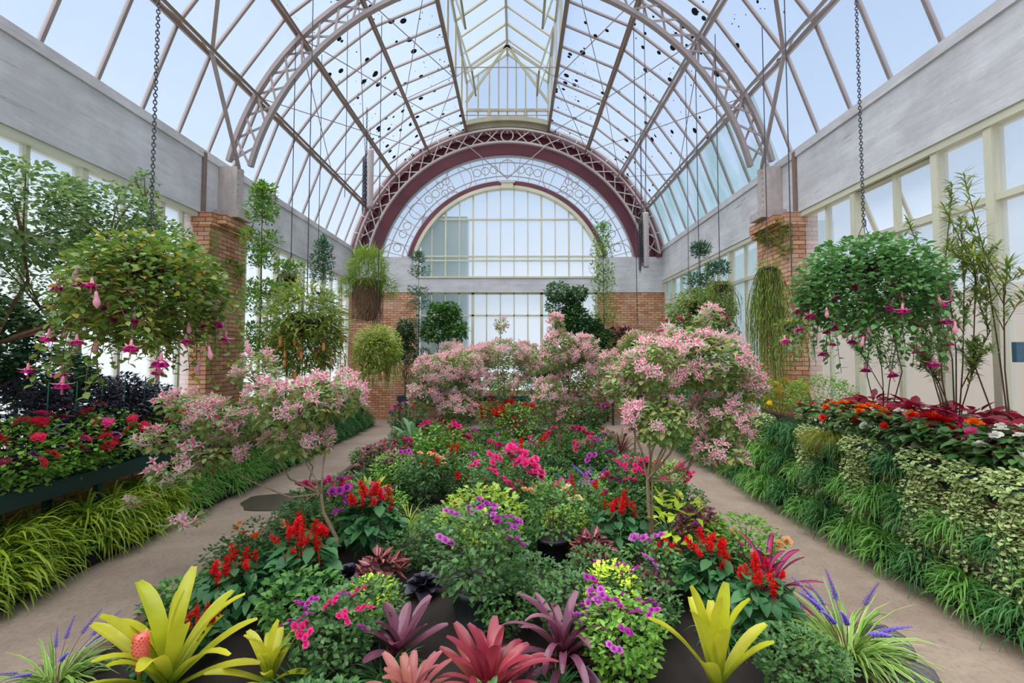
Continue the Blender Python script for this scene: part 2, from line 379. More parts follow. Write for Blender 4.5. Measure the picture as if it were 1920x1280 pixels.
# ------------------------------------------------------------ roof
roof = empty('ceiling', kind='structure')
LW, LZ0, LZ1, LR = 1.40, vault(PHI[0])[1], 11.45, 12.45
nodes = [vault(p) for p in PHI]; nodes[0] = (LW, LZ0)
nodes[-1] = (W + .04, ZT)
def facet(m, sx, i, y0, y1):
    (xa, za), (xb, zb) = nodes[i], nodes[i + 1]
    m.quad((sx * xa, y0, za), (sx * xb, y0, zb), (sx * xb, y1, zb), (sx * xa, y1, za))
PITCH_B = .725; NB = 25; ys = [YB - PITCH_B * i for i in range(NB + 1)]
m1, m2, m3 = MB(), MB(), MB()
for sx in (-1, 1):
    for i in range(4):
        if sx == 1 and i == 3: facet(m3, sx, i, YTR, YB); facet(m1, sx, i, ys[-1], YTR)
        elif i == 3 or (sx == -1 and i == 2): facet(m1, sx, i, ys[-1], YB)
        else: facet(m2, sx, i, ys[-1], YB)
m1.build('clear_glass_panes', M['glass'], roof); m2.build('spotted_glass_panes', M['glass_s'], roof); m3.build('green_tinted_panes', M['glass_g'], roof)
m = MB()
for sx in (-1, 1):
    for i in range(4):
        (xa, za), (xb, zb) = nodes[i], nodes[i + 1]; nrm = (sx * (xa + xb) / 2, 0, (za + zb) / 2 - ZC)
        for y in ys: m.bar((sx * xa, y, za), (sx * xb, y, zb), .042, .05, nrm)
m.build('glazing_bars', M['steel'], roof)
for sx in (-1, 1):
    for i in range(0, 4):
        x, z = nodes[i]; ang = math.atan2(x, z - ZC); un = Vector((sx * math.sin(ang), 0, math.cos(ang)))
        m = MB(); b = .09 if i == 0 else .07
        p = Vector((sx * x, 0, z)) - un * .05
        m.bar((p.x, ys[-1], p.z), (p.x, YB, p.z), b, .09, un)
        if i: 
            q = p - un * .30
            m.bar((q.x, ys[-1], q.z), (q.x, YB, q.z), .045, .045, un)
            k = 0; y = YB
            while y > 0:
                a, c = (p, q) if k % 2 else (q, p)
                m.bar((a.x, y, a.z), (c.x, y - PITCH_B, c.z), .016, .016); y -= PITCH_B; k += 1
        m.build('purlin', M['rust'] if sx < 0 or i < 2 else M['steel'], roof)
# lantern
yl0, yl1 = -1.0, YB
m = MB()
for sx in (-1, 1): m.box(sx * LW - .003, sx * LW + .003, yl0, yl1, LZ0, LZ1); m.quad((sx * LW, yl0, LZ1), (0, yl0, LR), (0, yl1, LR), (sx * LW, yl1, LZ1))
m.add([(-LW, YB, LZ0), (LW, YB, LZ0), (LW, YB, LZ1), (0, YB, LR), (-LW, YB, LZ1)], [[0, 1, 2], [0, 2, 4], [4, 2, 3]])
m.build('lantern_glass', M['glass'], roof)
m = MB(); ylist = [YB - 1.45 * i for i in range(12)]
m.bar((0, yl0, LR), (0, YB, LR), .07, .14)
for sx in (-1, 1):
    m.bar((sx * LW, yl0, LZ1), (sx * LW, YB, LZ1), .08, .10); m.bar((sx * LW, yl0, LZ0 + .05), (sx * LW, YB, LZ0 + .05), .08, .1)
    for y in ylist:
        m.bar((sx * LW, y, LZ0), (sx * LW, y, LZ1), .06, .06); m.bar((sx * LW, y, LZ1), (0, y, LR), .05, .07)
    for y in ylist: m.bar((sx * LW, y - .72, LZ1), (0, y - .72, LR), .035, .05)
for x in (-.62, .62): m.bar((x, YB - .03, LZ0), (x, YB - .03, LZ0 + .72), .10, .08)
for x in (-1.0, -.62, -.3, 0, .3, .62, 1.0): m.bar((x, YB, LZ0), (x, YB, LZ1 + (1 - abs(x) / LW) * (LR - LZ1)), .025, .04)
m.bar((-LW, YB - .02, LZ0 + .74), (LW, YB - .02, LZ0 + .74), .08, .08, (0, 1, 0))
for sx in (-1, 1):
    m.bar((sx * 1.36, YB - .5, LZ0 + .74), (0, YB - .5, LR - .05), .05, .08); m.bar((sx * LW, YB - .5, LZ1), (0, YB - .5, LR - .05), .05, .1)
m.ring(5.30, 5.46, YB - .14, YB + .1, math.radians(74.5), math.radians(105.5), 16); m.ring(5.44, 5.60, YB - .3, YB + .1, math.radians(75), math.radians(105), 16)
m.build('lantern_frame', M['cream_d'], roof)
for sx in (-1, 1):                                # hinged lantern lights, some standing open
    for y in (13.1, 10.2, 7.3):
        s = empty('lantern_sash', (sx * (LW - .05), y, LZ1 - .12)); s.parent = roof; s.rotation_euler = (0, sx * math.radians(18), 0)
        m = MB()
        for a in (-.6, .6): m.box(-.025, .025, a - .03, a + .03, -1.35, 0)
        for z in (-1.35, -.06): m.box(-.025, .025, -.6, .6, z, z + .06)
        m.build('sash_frame', M['cream_d'], s); m = MB(); m.box(-.003, .003, -.6, .6, -1.35, 0); m.build('sash_glass', M['glass'], s)
# rods and wind braces
m = MB()
def node(sx, i, y, dn=.12):
    x, z = nodes[i]; a = math.atan2(x, z - ZC); return (sx * (x - dn * math.sin(a)), y, z - dn * math.cos(a))
for sx in (-1, 1):
    for i in range(0, 3):
        for ya, yb in ((YTR, 12.1), (12.1, YB)):
            m.tube([node(sx, i, ya), node(sx, i + 1, yb)], .011, 4); m.tube([node(sx, i, yb), node(sx, i + 1, ya)], .011, 4)
    for ya in (12.1, 5.5): m.tube([node(sx, 0, ya, .1), (0, ya, LZ0 + .9), node(-sx, 0, ya, .1)], .01, 4)
for y in (5.7, 8.9, 12.1, 14.6): m.tube([(-LW, y, LZ0 + .2), (LW, y, LZ0 + .2)], .014, 4)
for y in (12.1, 14.6):
    for sx in (-1, 1): m.tube([node(sx, 1, y), (sx * 1.3, y, LZ0)], .01, 4)
m.build('wind_brace_rods', M['steel'], roof)
m = MB()
for sx in (-1, 1):
    for dy in (-1, 1):
        a = (sx * (W - .35), YTR + dy * .05, ZT - .1)
        if dy > 0: continue
        b = node(sx, 3, YTR - 1.25, .16); c = node(sx, 2, YTR - 2.25, .16); d = node(sx, 1, YTR - 3.1, .16)
        m.bar(a, b, .055, .05); m.bar(b, c, .055, .05); m.bar(c, d, .05, .05)
m.build('wind_brace_struts', M['steel'], roof)
# trusses
def truss(name, y, ro, ri, a0, mat, label, nb, w=.07, lat=.032, ringc=False, back=False):
    root = empty(name, (0, y, 0), 0, label, 'roof truss')
    for nm, r in (('outer_chord', ro), ('inner_chord', ri)):
        m = MB(); m.ring(r - w / 2, r + w / 2, -.05, .05, a0, PI - a0, 72); m.build(nm, mat, root)
    m = MB(); k0 = 0
    aa = np.linspace(a0, PI - a0, nb + 1)
    def P(r, a, d=0): return (r * math.cos(a), d, ZC + r * math.sin(a))
    for i in range(nb):
        if ringc and i == nb // 2:
            c = (aa[i] + aa[i + 1]) / 2; q = P((ro + ri) / 2, c); rr = (ro - ri) / 2 - .02
            m.tube([(q[0] + rr * math.cos(t), 0, q[2] + rr * math.sin(t)) for t in np.linspace(0, 2 * PI, 21)[:-1]], .022, 6, close=True); continue
        m.bar(P(ri, aa[i], .02), P(ro, aa[i + 1], .02), lat, .012, (0, 1, 0)); m.bar(P(ro, aa[i], -.02), P(ri, aa[i + 1], -.02), lat, .012, (0, 1, 0))
    m.build('lattice', mat, root)
    return root
truss('lattice_arch_truss', YTR, 5.22, 4.80, math.radians(13.5), M['steel_l'] if False else M['steel'],
      'grey steel lattice arch springing from the brick piers, midway along the vault', 30, .075, .04)
t = truss('lattice_arch_truss', YB - .32, 5.12, 4.68, math.radians(10.5), M['steel_l'],
      'pale lattice arch with a ring at its crown, against the maroon end arch', 27, .06, .035, True)
m = MB()
for sx in (-1, 1): m.tube([(0, 0, 7.98), (sx * 1.45, -.1, LZ0 - .55)], .018, 5)
m.build('tie_rod', M['steel'], t)
# ------------------------------------------------------------ plants: leaves
def ribbons(mb, base, az, el, L, Wd, droop, prof, fold=.25, roll=None, mi=0, power=1.0):
    base = np.asarray(base, float).reshape(-1, 3); n = len(base)
    if n == 0: return
    A = lambda x: np.broadcast_to(np.asarray(x, float), (n,)).astype(float)
    az, el, L, Wd, droop = A(az), A(el), A(L), A(Wd), A(droop); prof = np.asarray(prof, float); k = len(prof) - 1
    roll = A(0 if roll is None else roll)
    t = np.linspace(0, 1, k + 1); tm = (t[1:] + t[:-1]) / 2
    em = el[:, None] - droop[:, None] * tm[None] ** power; st = L[:, None] / k
    hz = np.concatenate([np.zeros((n, 1)), np.cumsum(np.cos(em) * st, 1)], 1); vz = np.concatenate([np.zeros((n, 1)), np.cumsum(np.sin(em) * st, 1)], 1)
    e = el[:, None] - droop[:, None] * t[None] ** power
    ca, sa = np.cos(az)[:, None], np.sin(az)[:, None]
    P = np.stack([base[:, 0:1] + ca * hz, base[:, 1:2] + sa * hz, base[:, 2:3] + vz], 2)
    Sd = np.stack([-sa + 0 * e, ca + 0 * e, 0 * e], 2)
    N = np.stack([-ca * np.sin(e), -sa * np.sin(e), np.cos(e)], 2)
    cr, sr = np.cos(roll)[:, None, None], np.sin(roll)[:, None, None]
    S2 = Sd * cr + N * sr; N2 = N * cr - Sd * sr
    h = (Wd[:, None] * prof[None] / 2)[:, :, None]
    V = np.stack([P - S2 * h + N2 * h * fold * 2, P, P + S2 * h + N2 * h * fold * 2], 2)   # n,k+1,3,3
    uv = np.stack(np.broadcast_arrays(np.array([0, .5, 1.])[None, None, :], t[None, :, None] + np.zeros((n, 1, 1))), 3)
    a = np.arange(k)[:, None] * 3 + np.arange(2)[None]; q = np.stack([a, a + 1, a + 4, a + 3], 2).reshape(-1, 4)
    f = q[None] + (np.arange(n) * (k + 1) * 3)[:, None, None]
    mb.add(V.reshape(-1, 3), f.reshape(-1, 4), uv.reshape(-1, 2), mi)
OVATE = [.12, .95, .8, .05]; HEART = [.55, 1.0, .72, .05]; SMALL = [.25, 1.0, .1]; LANCE = [.25, .95, .8, .08]; LONG = [.4, 1, .8, .4, .03]
STRAP = [.85, .82, .88, .95, 1.02, 1.08, 1.1, 1.1, 1.04, .84, .45]; GRASS = [.7, 1, .9, .6, .08]
def m_leaf(name, cols, trans=.28, rough=.42, edge=None, mid=None, tip=None, base=None, ew=.34, spec=.45, noise=0, gain=1.35):
    cols = [tuple(min(.95, x * gain) for x in q[:3]) + (1,) for q in cols]
    t = NT(name); g = t.n('NewGeometry'); n = len(cols)
    c = t.ramp(g.outputs['Random Per Island'], [(i / max(1, n - 1), cols[i]) for i in range(n)]) if n > 1 else None
    if c is None: rr = t.n('RGB'); rr.outputs[0].default_value = cols[0]; c = rr.outputs[0]
    uv = t.n('UVMap'); sx = t.n('SeparateXYZ'); t.l(uv.outputs[0], sx.inputs[0])
    d = t.math('ABSOLUTE', t.math('SUBTRACT', sx.outputs[0], .5))
    if base: c = t.mix(t.ramp(sx.outputs[1], [(.02, BW[1]), (.45, BW[0])]), c, base)
    if tip: c = t.mix(t.ramp(sx.outputs[1], [(.55, BW[0]), (1, BW[1])]), c, tip)
    if noise: c = t.mix(t.math('MULTIPLY', t.ramp(t.noise(noise, 4, t.obj()), [(.45, BW[0]), (.7, BW[1])]), .5), c, tuple(x * .6 for x in cols[0][:3]) + (1,))
    if edge: c = t.mix(t.ramp(d, [(ew, BW[0]), (ew + .04, BW[1])]), c, edge)
    if mid: c = t.mix(t.ramp(d, [(.08, BW[1]), (.16, BW[0])]), c, mid)
    p = t.pbr(c, rough, spec=spec); tl = t.n('BsdfTranslucent'); t.l(c, tl.inputs[0]); mx = t.n('MixShader'); mx.inputs[0].default_value = trans
    t.l(p.outputs[0], mx.inputs[1]); t.l(tl.outputs[0], mx.inputs[2]); t.l(mx.outputs[0], t.out.inputs[0]); return t.m
G = rgb
L_ = {
 'green': m_leaf('green_leaf', [G(52, 92, 42), G(88, 132, 58), G(66, 112, 52)]),
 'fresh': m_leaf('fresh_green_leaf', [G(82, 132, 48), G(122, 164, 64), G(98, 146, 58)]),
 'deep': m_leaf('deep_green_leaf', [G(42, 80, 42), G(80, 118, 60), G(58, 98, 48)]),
 'salvia': m_leaf('salvia_leaf', [G(36, 82, 46), G(64, 114, 64)], rough=.5),
 'dark': m_leaf('blackish_purple_leaf', [G(44, 42, 54), G(66, 58, 80), G(46, 56, 56)], trans=.12),
 'lim2': m_leaf('soft_lime_leaf', [G(112, 142, 44), G(150, 172, 56), G(92, 128, 48)]),
 'lime': m_leaf('lime_leaf', [G(150, 182, 40), G(196, 214, 70), G(168, 196, 52)]),
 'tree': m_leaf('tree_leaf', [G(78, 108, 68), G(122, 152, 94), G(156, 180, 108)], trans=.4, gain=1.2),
 'treed': m_leaf('dark_tree_leaf', [G(40, 74, 50), G(74, 112, 70)], trans=.3),  # darker green leaf of the low left tree and back bushes
 'fuch': m_leaf('fuchsia_leaf', [G(92, 124, 64), G(142, 164, 96), G(114, 142, 84), G(150, 136, 70)], trans=.35),
 'fuchg': m_leaf('hanging_fuchsia_leaf', [G(72, 110, 46), G(118, 146, 66), G(92, 128, 56), G(164, 152, 54)], trans=.35, gain=1.2),
 'fuchd': m_leaf('dark_fuchsia_leaf', [G(58, 104, 56), G(98, 142, 80), G(78, 122, 62)], trans=.3),
 'yel': m_leaf('yellow_green_blade', [G(128, 158, 40), G(176, 194, 62), G(96, 134, 44)], trans=.35, gain=1.12),
 'yelg': m_leaf('hanging_weeping_leaf', [G(118, 142, 58), G(158, 172, 76)], trans=.35),
 'spid': m_leaf('bright_green_blade', [G(60, 118, 48), G(104, 156, 66), G(80, 136, 60)], trans=.3, edge=G(150, 182, 96), ew=.40),
 'dgr': m_leaf('dark_green_blade', [G(44, 92, 50), G(80, 132, 70)], trans=.3),
 'liri': m_leaf('striped_liriope_blade', [G(82, 130, 48), G(124, 164, 62)], edge=G(226, 230, 170), ew=.38, trans=.3),
 'ivy': m_leaf('variegated_ivy_leaf', [G(150, 176, 104), G(194, 208, 146), G(118, 152, 84)], edge=G(216, 222, 174), ew=.36, trans=.3),
 'brog': m_leaf('yellow_bromeliad_leaf', [G(186, 194, 40), G(212, 206, 62), G(164, 186, 44)], trans=.35, rough=.28, base=G(122, 152, 36), noise=5, gain=1.0),
 'bror': m_leaf('red_bromeliad_leaf', [G(176, 58, 78), G(204, 96, 104), G(146, 44, 66), G(186, 110, 84)], trans=.2, rough=.24, base=G(140, 24, 46), tip=G(136, 52, 66), gain=.92),
 'brop': m_leaf('pink_brown_bromeliad_leaf', [G(158, 84, 94), G(182, 106, 106), G(172, 120, 62)], trans=.25, rough=.28, base=G(170, 50, 70), gain=.9),
 'brod': m_leaf('burgundy_bromeliad_leaf', [G(108, 58, 80), G(134, 84, 104), G(88, 52, 74)], trans=.2, rough=.2, base=G(110, 30, 50), gain=1.0),
 'brom': m_leaf('magenta_bromeliad_leaf', [G(148, 40, 92), G(176, 60, 112)], trans=.2, edge=G(86, 28, 62), ew=.30),
 'cole': m_leaf('burgundy_coleus_leaf', [G(150, 20, 52), G(184, 32, 66), G(116, 16, 44)], trans=.25, edge=G(48, 66, 40), ew=.42, gain=1.0),
 'colp': m_leaf('pink_centred_coleus_leaf', [G(92, 44, 54), G(112, 64, 60)], mid=G(224, 128, 132), trans=.2),
 'burg': m_leaf('burgundy_leaf', [G(92, 44, 56), G(128, 66, 72), G(72, 36, 50)], trans=.2),
 'agav': m_leaf('broad_green_strap', [G(76, 128, 84), G(112, 158, 112)], rough=.35, mid=G(150, 186, 144)),
 'begl': m_leaf('begonia_leaf', [G(58, 104, 58), G(92, 134, 70), G(66, 70, 58)], edge=G(96, 60, 56), ew=.45),
 'moss': m_leaf('hair_moss', [G(150, 152, 48), G(120, 138, 44), G(134, 118, 66)], trans=.3),
 'tass': m_leaf('green_tassel', [G(96, 132, 42), G(132, 160, 58), G(112, 126, 60)], trans=.3),
 'nep': m_leaf('pitcher_plant_leaf', [G(96, 124, 44), G(142, 160, 66), G(72, 108, 48), G(158, 148, 74)], trans=.35),
 'con': m_leaf('conifer_leaf', [G(64, 106, 44), G(104, 146, 58), G(136, 166, 56)], trans=.3),
 'cond': m_leaf('dark_conifer_leaf', [G(48, 88, 62), G(78, 120, 84)], trans=.3),
 'ole': m_leaf('narrow_shrub_leaf', [G(82, 116, 58), G(118, 146, 74), G(128, 118, 66)], trans=.35),
}
def m_pet(name, c1, c2=None, **kw): return m_leaf(name, [c1, c2 or c1], trans=.4, rough=.5, spec=.2, gain=1.1, **kw)
P_ = {
 'pink': m_pet('pink_petal', G(236, 84, 158), G(222, 50, 132)), 'rose': m_pet('rose_petal', G(240, 110, 168), G(226, 64, 136)),
 'violet': m_pet('violet_pink_petal', G(206, 88, 190), G(182, 58, 170)), 'mauve': m_pet('mauve_petal', G(214, 130, 206), G(190, 90, 184)),
 'red': m_pet('red_petal', G(226, 26, 30), G(196, 14, 26)), 'crim': m_pet('crimson_petal', G(214, 34, 76), G(232, 62, 96)), 'peach': m_pet('peach_petal', G(250, 206, 160), G(246, 178, 128)),
 'white': m_pet('white_petal', G(244, 240, 236), G(232, 226, 220)), 'cream': m_pet('cream_petal', G(248, 232, 190), G(244, 214, 160)), 'orange': m_pet('orange_petal', G(250, 140, 40), G(244, 104, 34)),
 'ored': m_pet('orange_red_petal', G(240, 70, 40), G(232, 44, 44)), 'yellow': m_pet('yellow_petal', G(250, 206, 30), G(246, 182, 20)),
 'purple': m_pet('purple_petal', G(88, 50, 158), G(70, 36, 138), tip=G(240, 236, 250)), 'lav': m_pet('lavender_floret', G(156, 136, 218), G(126, 104, 200)),
 'sep': m_pet('pale_pink_sepal', G(253, 234, 226), G(250, 216, 214), tip=G(232, 230, 190)), 'core': m_pet('pink_corolla', G(250, 168, 196), G(242, 128, 174)),
 'sepp': m_pet('pink_sepal', G(250, 178, 196), G(244, 150, 180)), 'skirt': m_pet('magenta_skirt', G(206, 42, 140), G(168, 26, 116)), 'bud': m_pet('pink_bud', G(244, 150, 184), G(246, 190, 200)),
 'cone': m_leaf('red_flower_cone', [G(206, 92, 96), G(226, 124, 108)], trans=.15, rough=.5),
}
GA = 2.399963
# ------------------------------------------------------------ flower meshes (facing +Z)
FM = {}
def flower(key, fn):
    if key not in FM:
        mb = MB(); mats = fn(mb); FM[key] = mb.mesh(key, mats)
    return FM[key]
def f_rose(col, r=.03):
    def fn(mb):
        for i, (n, el, L, w_) in enumerate(((7, .35, 1.0, .95), (6, .8, .8, .8), (5, 1.15, .62, .6), (3, 1.4, .45, .4))):
            az = np.arange(n) * 2 * PI / n + i; ribbons(mb, np.zeros((n, 3)) + [0, 0, i * r * .06], az, el, r * L, r * w_, -.5 + .9 * (i == 0), [.5, 1, 1.05, .6], fold=.2)
        return P_[col]
    return flower('rose_bloom_' + col, fn)
def f_rosec(col, n=4, seed=1, r=.026):
    def fn(mb):
        rg = np.random.default_rng(seed)
        for j in range(n):
            a = j * GA; rr = .0 if j == 0 else .04; c = np.array([rr * math.cos(a), rr * math.sin(a), -.012 * (j > 0)])
            for i, (k, el, L, w_) in enumerate(((6, .3, 1.0, 1.0), (5, .85, .75, .8), (4, 1.3, .5, .55))):
                az = np.arange(k) * 2 * PI / k + i + j; ribbons(mb, np.zeros((k, 3)) + c + [0, 0, i * r * .08], az, el, r * L, r * w_, .3 if i == 0 else -.4, [.5, 1, 1, .5], fold=.2)
        return P_[col]
    return flower('rose_cluster_' + col + str(n), fn)
def f_umbel(col, n=16, R=.035, r=.014):
    def fn(mb):
        for j in range(n):
            t = (j + .5) / n; rr = R * math.sqrt(t); a = j * GA; c = np.array([rr * math.cos(a), rr * math.sin(a), R * .6 * (1 - t)])
            az = np.arange(5) * 2 * PI / 5 + j; ribbons(mb, np.zeros((5, 3)) + c, az, .25, r, r * .8, .1, [.4, 1, .6], fold=.1)
        return P_[col]
    return flower('umbel_' + col, fn)
def f_petunia(col, r=.035):
    def fn(mb):
        az = np.arange(6) * 2 * PI / 6; ribbons(mb, np.zeros((6, 3)), az, .5, r, r * 1.15, .6, [.25, .8, 1.05, .7], fold=.05); return P_[col]
    return flower('petunia_' + col, fn)
def f_spike(col, L=.085, n=34, r=.017):
    def fn(mb):
        mb.tube([(0, 0, -.06), (0, 0, L)], .0022, 5, 1)
        rg = np.random.default_rng(3)
        for j in range(n):
            z = L * j / n; a = j * GA + rg.normal(0, .3); s = (1 - .45 * z / L) * rg.uniform(.7, 1.25); c = np.array([[.003 * math.cos(a), .003 * math.sin(a), z]])
            ribbons(mb, np.repeat(c, 2, 0), np.array([a - .35, a + .35]), rg.uniform(.1, 1.0), r * s * 1.7, r * s * .5, .7, [.4, .7, 1, .4], fold=.35)
        return [P_[col], P_[col]]
    return flower('spike_' + col + str(L), fn)
def f_lspike(col='lav', L=.16):
    def fn(mb):
        def cv(t): return np.array([.16 * t * t, .02 * t, .34 * t - .04 * t * t])
        mb.tube([tuple(cv(t)) for t in np.linspace(0, 1, 8)], [.0018] * 4 + [.0015] * 3 + [.001], 5, 1)
        for j in range(60):
            t = .62 + .38 * j / 60; a = j * GA; u_ = (t - .62) / .38; s = .009 * (1 - .55 * u_); q = .007 * (1.2 - .6 * u_)
            c = cv(t) + [q * math.cos(a), q * math.sin(a), 0]
            for b in (0, 2.1, 4.2): ribbons(mb, [c], a + b, .3, s, s, .2, [.4, 1, .4], fold=.3)
        return [P_[col], L_['burg']]
    return flower('lily_spike', fn)
def f_star(seed=0):                                  # upright fuchsia cluster of the standards: pale sepals, pink cups
    def fn(mb):
        rg = np.random.default_rng(seed); n = 9
        for j in range(n):
            a = j * GA + rg.uniform(0, .6); tilt = rg.uniform(-.5, 1.2); d = np.array([math.cos(a) * math.cos(tilt), math.sin(a) * math.cos(tilt), math.sin(tilt)]); c = d * rg.uniform(.025, .066)
            mb.tube([(0, 0, 0), tuple(c)], [.002, .0035], 4, 0)
            az = a + np.array([0, 1.57, 3.14, 4.71]) + .4; ribbons(mb, np.zeros((4, 3)) + c, az, tilt * .6 + rg.uniform(-.4, .6, 4), .040, .0115, -.2, [.5, 1, .7, .1], fold=.3, mi=0)
            ribbons(mb, np.zeros((4, 3)) + c, az + .7, .9, .022, .017, -.3, [.5, 1, .7], fold=.3, mi=1)
        return [P_['sep'], P_['core']]
    return flower('fuchsia_star_%d' % seed, fn)
def f_drop(kind=0):                                  # hanging fuchsia bloom, hangs towards -Z
    def fn(mb):
        mb.tube([(0, 0, .05), (.003, 0, .02), (0, 0, 0)], .0012, 4, 2); mb.lathe([(.001, 0), (.005, -.005), (.006, -.02), (.008, -.028)], 8, mi=0)
        if kind == 2: mb.lathe([(.008, -.028), (.011, -.038), (.010, -.050), (.001, -.062)], 8, mi=0); return [P_['bud'], P_['bud'], L_['fuchg']]
        az = np.arange(4) * PI / 2; ribbons(mb, np.zeros((4, 3)) + [0, 0, -.026], az, -.5, .045, .016, -1.0, [.5, 1, .8, .1], fold=-.2, mi=0)
        az = np.arange(7) * 2 * PI / 7; ribbons(mb, np.zeros((7, 3)) + [0, 0, -.026], az, -1.0, .036, .028, -.45, [.4, .9, 1.1, .8], fold=.1, mi=1)
        for q in range(4): mb.tube([(0, 0, -.03), (.004 * math.cos(q * 1.6), .004 * math.sin(q * 1.6), -.08)], .0008, 3, 0)
        return [P_['sepp'], P_['skirt' if kind == 0 else 'crim'], L_['fuchg']]
    return flower('fuchsia_drop_%d' % kind, fn)
# ------------------------------------------------------------ recipes
REC = {}
class Rec:
    def __init__(s): s.parts = []                    # (name, mesh, loc, rot, scale, label, kind)
    def add(s, name, mb, mats, smooth=True, label=None, kind=None): s.parts.append((name, mb.mesh(name, mats, smooth), (0, 0, 0), (0, 0, 0), 1, label, kind))
    def put(s, name, me, loc, rot=(0, 0, 0), sc=1, label=None): s.parts.append((name, me, loc, rot, sc, label, None))
    def place(s, name, loc, rz=0, sc=1, label=None, cat='plant', group=None):
        r = empty(name, loc, rz, label, cat, group, 'thing'); r.scale = (sc, sc, sc) if not hasattr(sc, '__len__') else sc
        for n, me, l, ro, k, lb, kd in s.parts:
            o = bpy.data.objects.new(n, me); o.parent = r; o.location = l; o.rotation_euler = ro; o.scale = (k, k, k)
            if lb: o['label'] = lb
            if kd: o['kind'] = kd
            COL.objects.link(o)
        return r
def rec(key, fn):
    if key not in REC:
        r = Rec(); fn(r, np.random.default_rng(abs(hash_(key)) % 2**31)); REC[key] = r
    return REC[key]
def hash_(key): 
    h = 7
    for ch in str(key): h = (h * 131 + ord(ch)) % 2147483647
    return h
def sph(rg, n, lo=.0):                               # points in the unit ball, biased outward, z >= lo
    d = rg.normal(size=(n * 3, 3)); d /= np.linalg.norm(d, axis=1)[:, None]; d = d[d[:, 2] >= lo][:n]
    return d, rg.uniform(.35, 1, len(d)) ** .45
def leafy(mb, rg, n, c, R, L, w_, prof, el=(-.5, .8), droop=.5, fold=.18, lo=-1., mi=0, hang=0):
    d, r = sph(rg, n, lo); p = np.array(c) + d * r[:, None] * np.array(R); n = len(p)
    az = np.arctan2(d[:, 1], d[:, 0]) + rg.normal(0, .8, n); e = rg.uniform(el[0], el[1], n) + .3 * d[:, 2]
    ribbons(mb, p, az, e, L * rg.uniform(.65, 1.2, n), w_ * rg.uniform(.7, 1.2, n), rg.uniform(0, 1, n) * droop + hang, prof, fold, rg.normal(0, .35, n), mi)
def stems(mb, rg, n, z0, c, R, r=.004, mi=0):
    d, q = sph(rg, n, -.2)
    for i in range(len(d)):
        p = np.array(c) + d[i] * np.array(R) * q[i]; a = np.array([d[i][0] * .02, d[i][1] * .02, z0]); m_ = a * .5 + p * .5 + [0, 0, .05 * R[2]]
        mb.tube([a, (m_[0] * .8, m_[1] * .8, m_[2]), tuple(p)], [r, r * .8, r * .4], 4, mi)
def pot_part(R, mat='pot_b', r=.12, h=.22, soil=True):
    mb = MB(); mb.lathe([(r * .78, 0), (r * .97, h * .86), (r * 1.06, h * .86), (r * 1.08, h), (r * .98, h), (r * .94, h * .9), (.001, h * .88)], 24); R.add('pot', mb, M[mat])
    if soil: mb = MB(); mb.lathe([(r * .94, h * .905), (r * .5, h * .93), (.001, h * .92)], 20); R.add('soil', mb, M['soil'])
def up_rot(rg, d, k=.6): return (-d[1] * k + rg.normal(0, .2), d[0] * k + rg.normal(0, .2), rg.uniform(0, 6))
def bush(key, leaf='green', fl=None, nf=10, n=420, h=.5, r=.24, L=.036, w_=.022, prof=SMALL, fname='rose', pot=None, z0=.0, fsc=1.0, fhi=.15, zc=.6, potr=.12, el=(-.5, .8), st='bark_d', core=0):
    def fn(R, rg):
        if pot: pot_part(R, pot, potr, .2)
        c = (0, 0, h * zc); rad = (r, r, h * (1 - zc))
        mb = MB(); stems(mb, rg, 8, .1 if pot else 0, c, rad, .004); R.add('stems', mb, M[st])
        mb = MB(); leafy(mb, rg, n, c, rad, L, w_, prof, el); R.add('foliage', mb, L_[leaf])
        if core: mb = MB(); leafy(mb, rg, core, (0, 0, h * zc * .55), (r * .8, r * .8, h * .38), L * 1.2, w_ * 1.3, prof, el); R.add('lower_foliage', mb, L_[leaf])
        if fl:
            fl_ = fl if isinstance(fl, (list, tuple)) else [fl]
            d, q = sph(rg, nf, fhi)
            for i in range(len(d)): R.put(fname, fl_[i % len(fl_)], tuple(np.array(c) + d[i] * np.array(rad) * 1.04), up_rot(rg, d[i], .8), fsc * rg.uniform(.8, 1.2))
    return rec(key, fn)
def salvia(key, nf=16, h=.36, r=.19, pot=None):
    def fn(R, rg):
        if pot: pot_part(R, pot, .11, .18)
        mb = MB(); stems(mb, rg, 8, 0, (0, 0, h * .6), (r * .7, r * .7, h * .4), .005); R.add('stems', mb, L_['salvia'])
        mb = MB(); leafy(mb, rg, 150, (0, 0, h * .58), (r, r, h * .38), .085, .06, HEART, (-.9, .2), .7, .15, -.9); R.add('foliage', mb, L_['salvia'])
        for i in range(nf):
            a = i * GA; q = r * .75 * math.sqrt((i + .5) / nf); R.put('flower_spike', f_spike('red'), (q * math.cos(a), q * math.sin(a), h * .96 - .06 * q / r + rg.uniform(-.04, .04)), (-math.sin(a) * .5 * q / r + rg.normal(0, .25), math.cos(a) * .5 * q / r + rg.normal(0, .25), a), rg.uniform(.6, 1.25))
    return rec(key, fn)
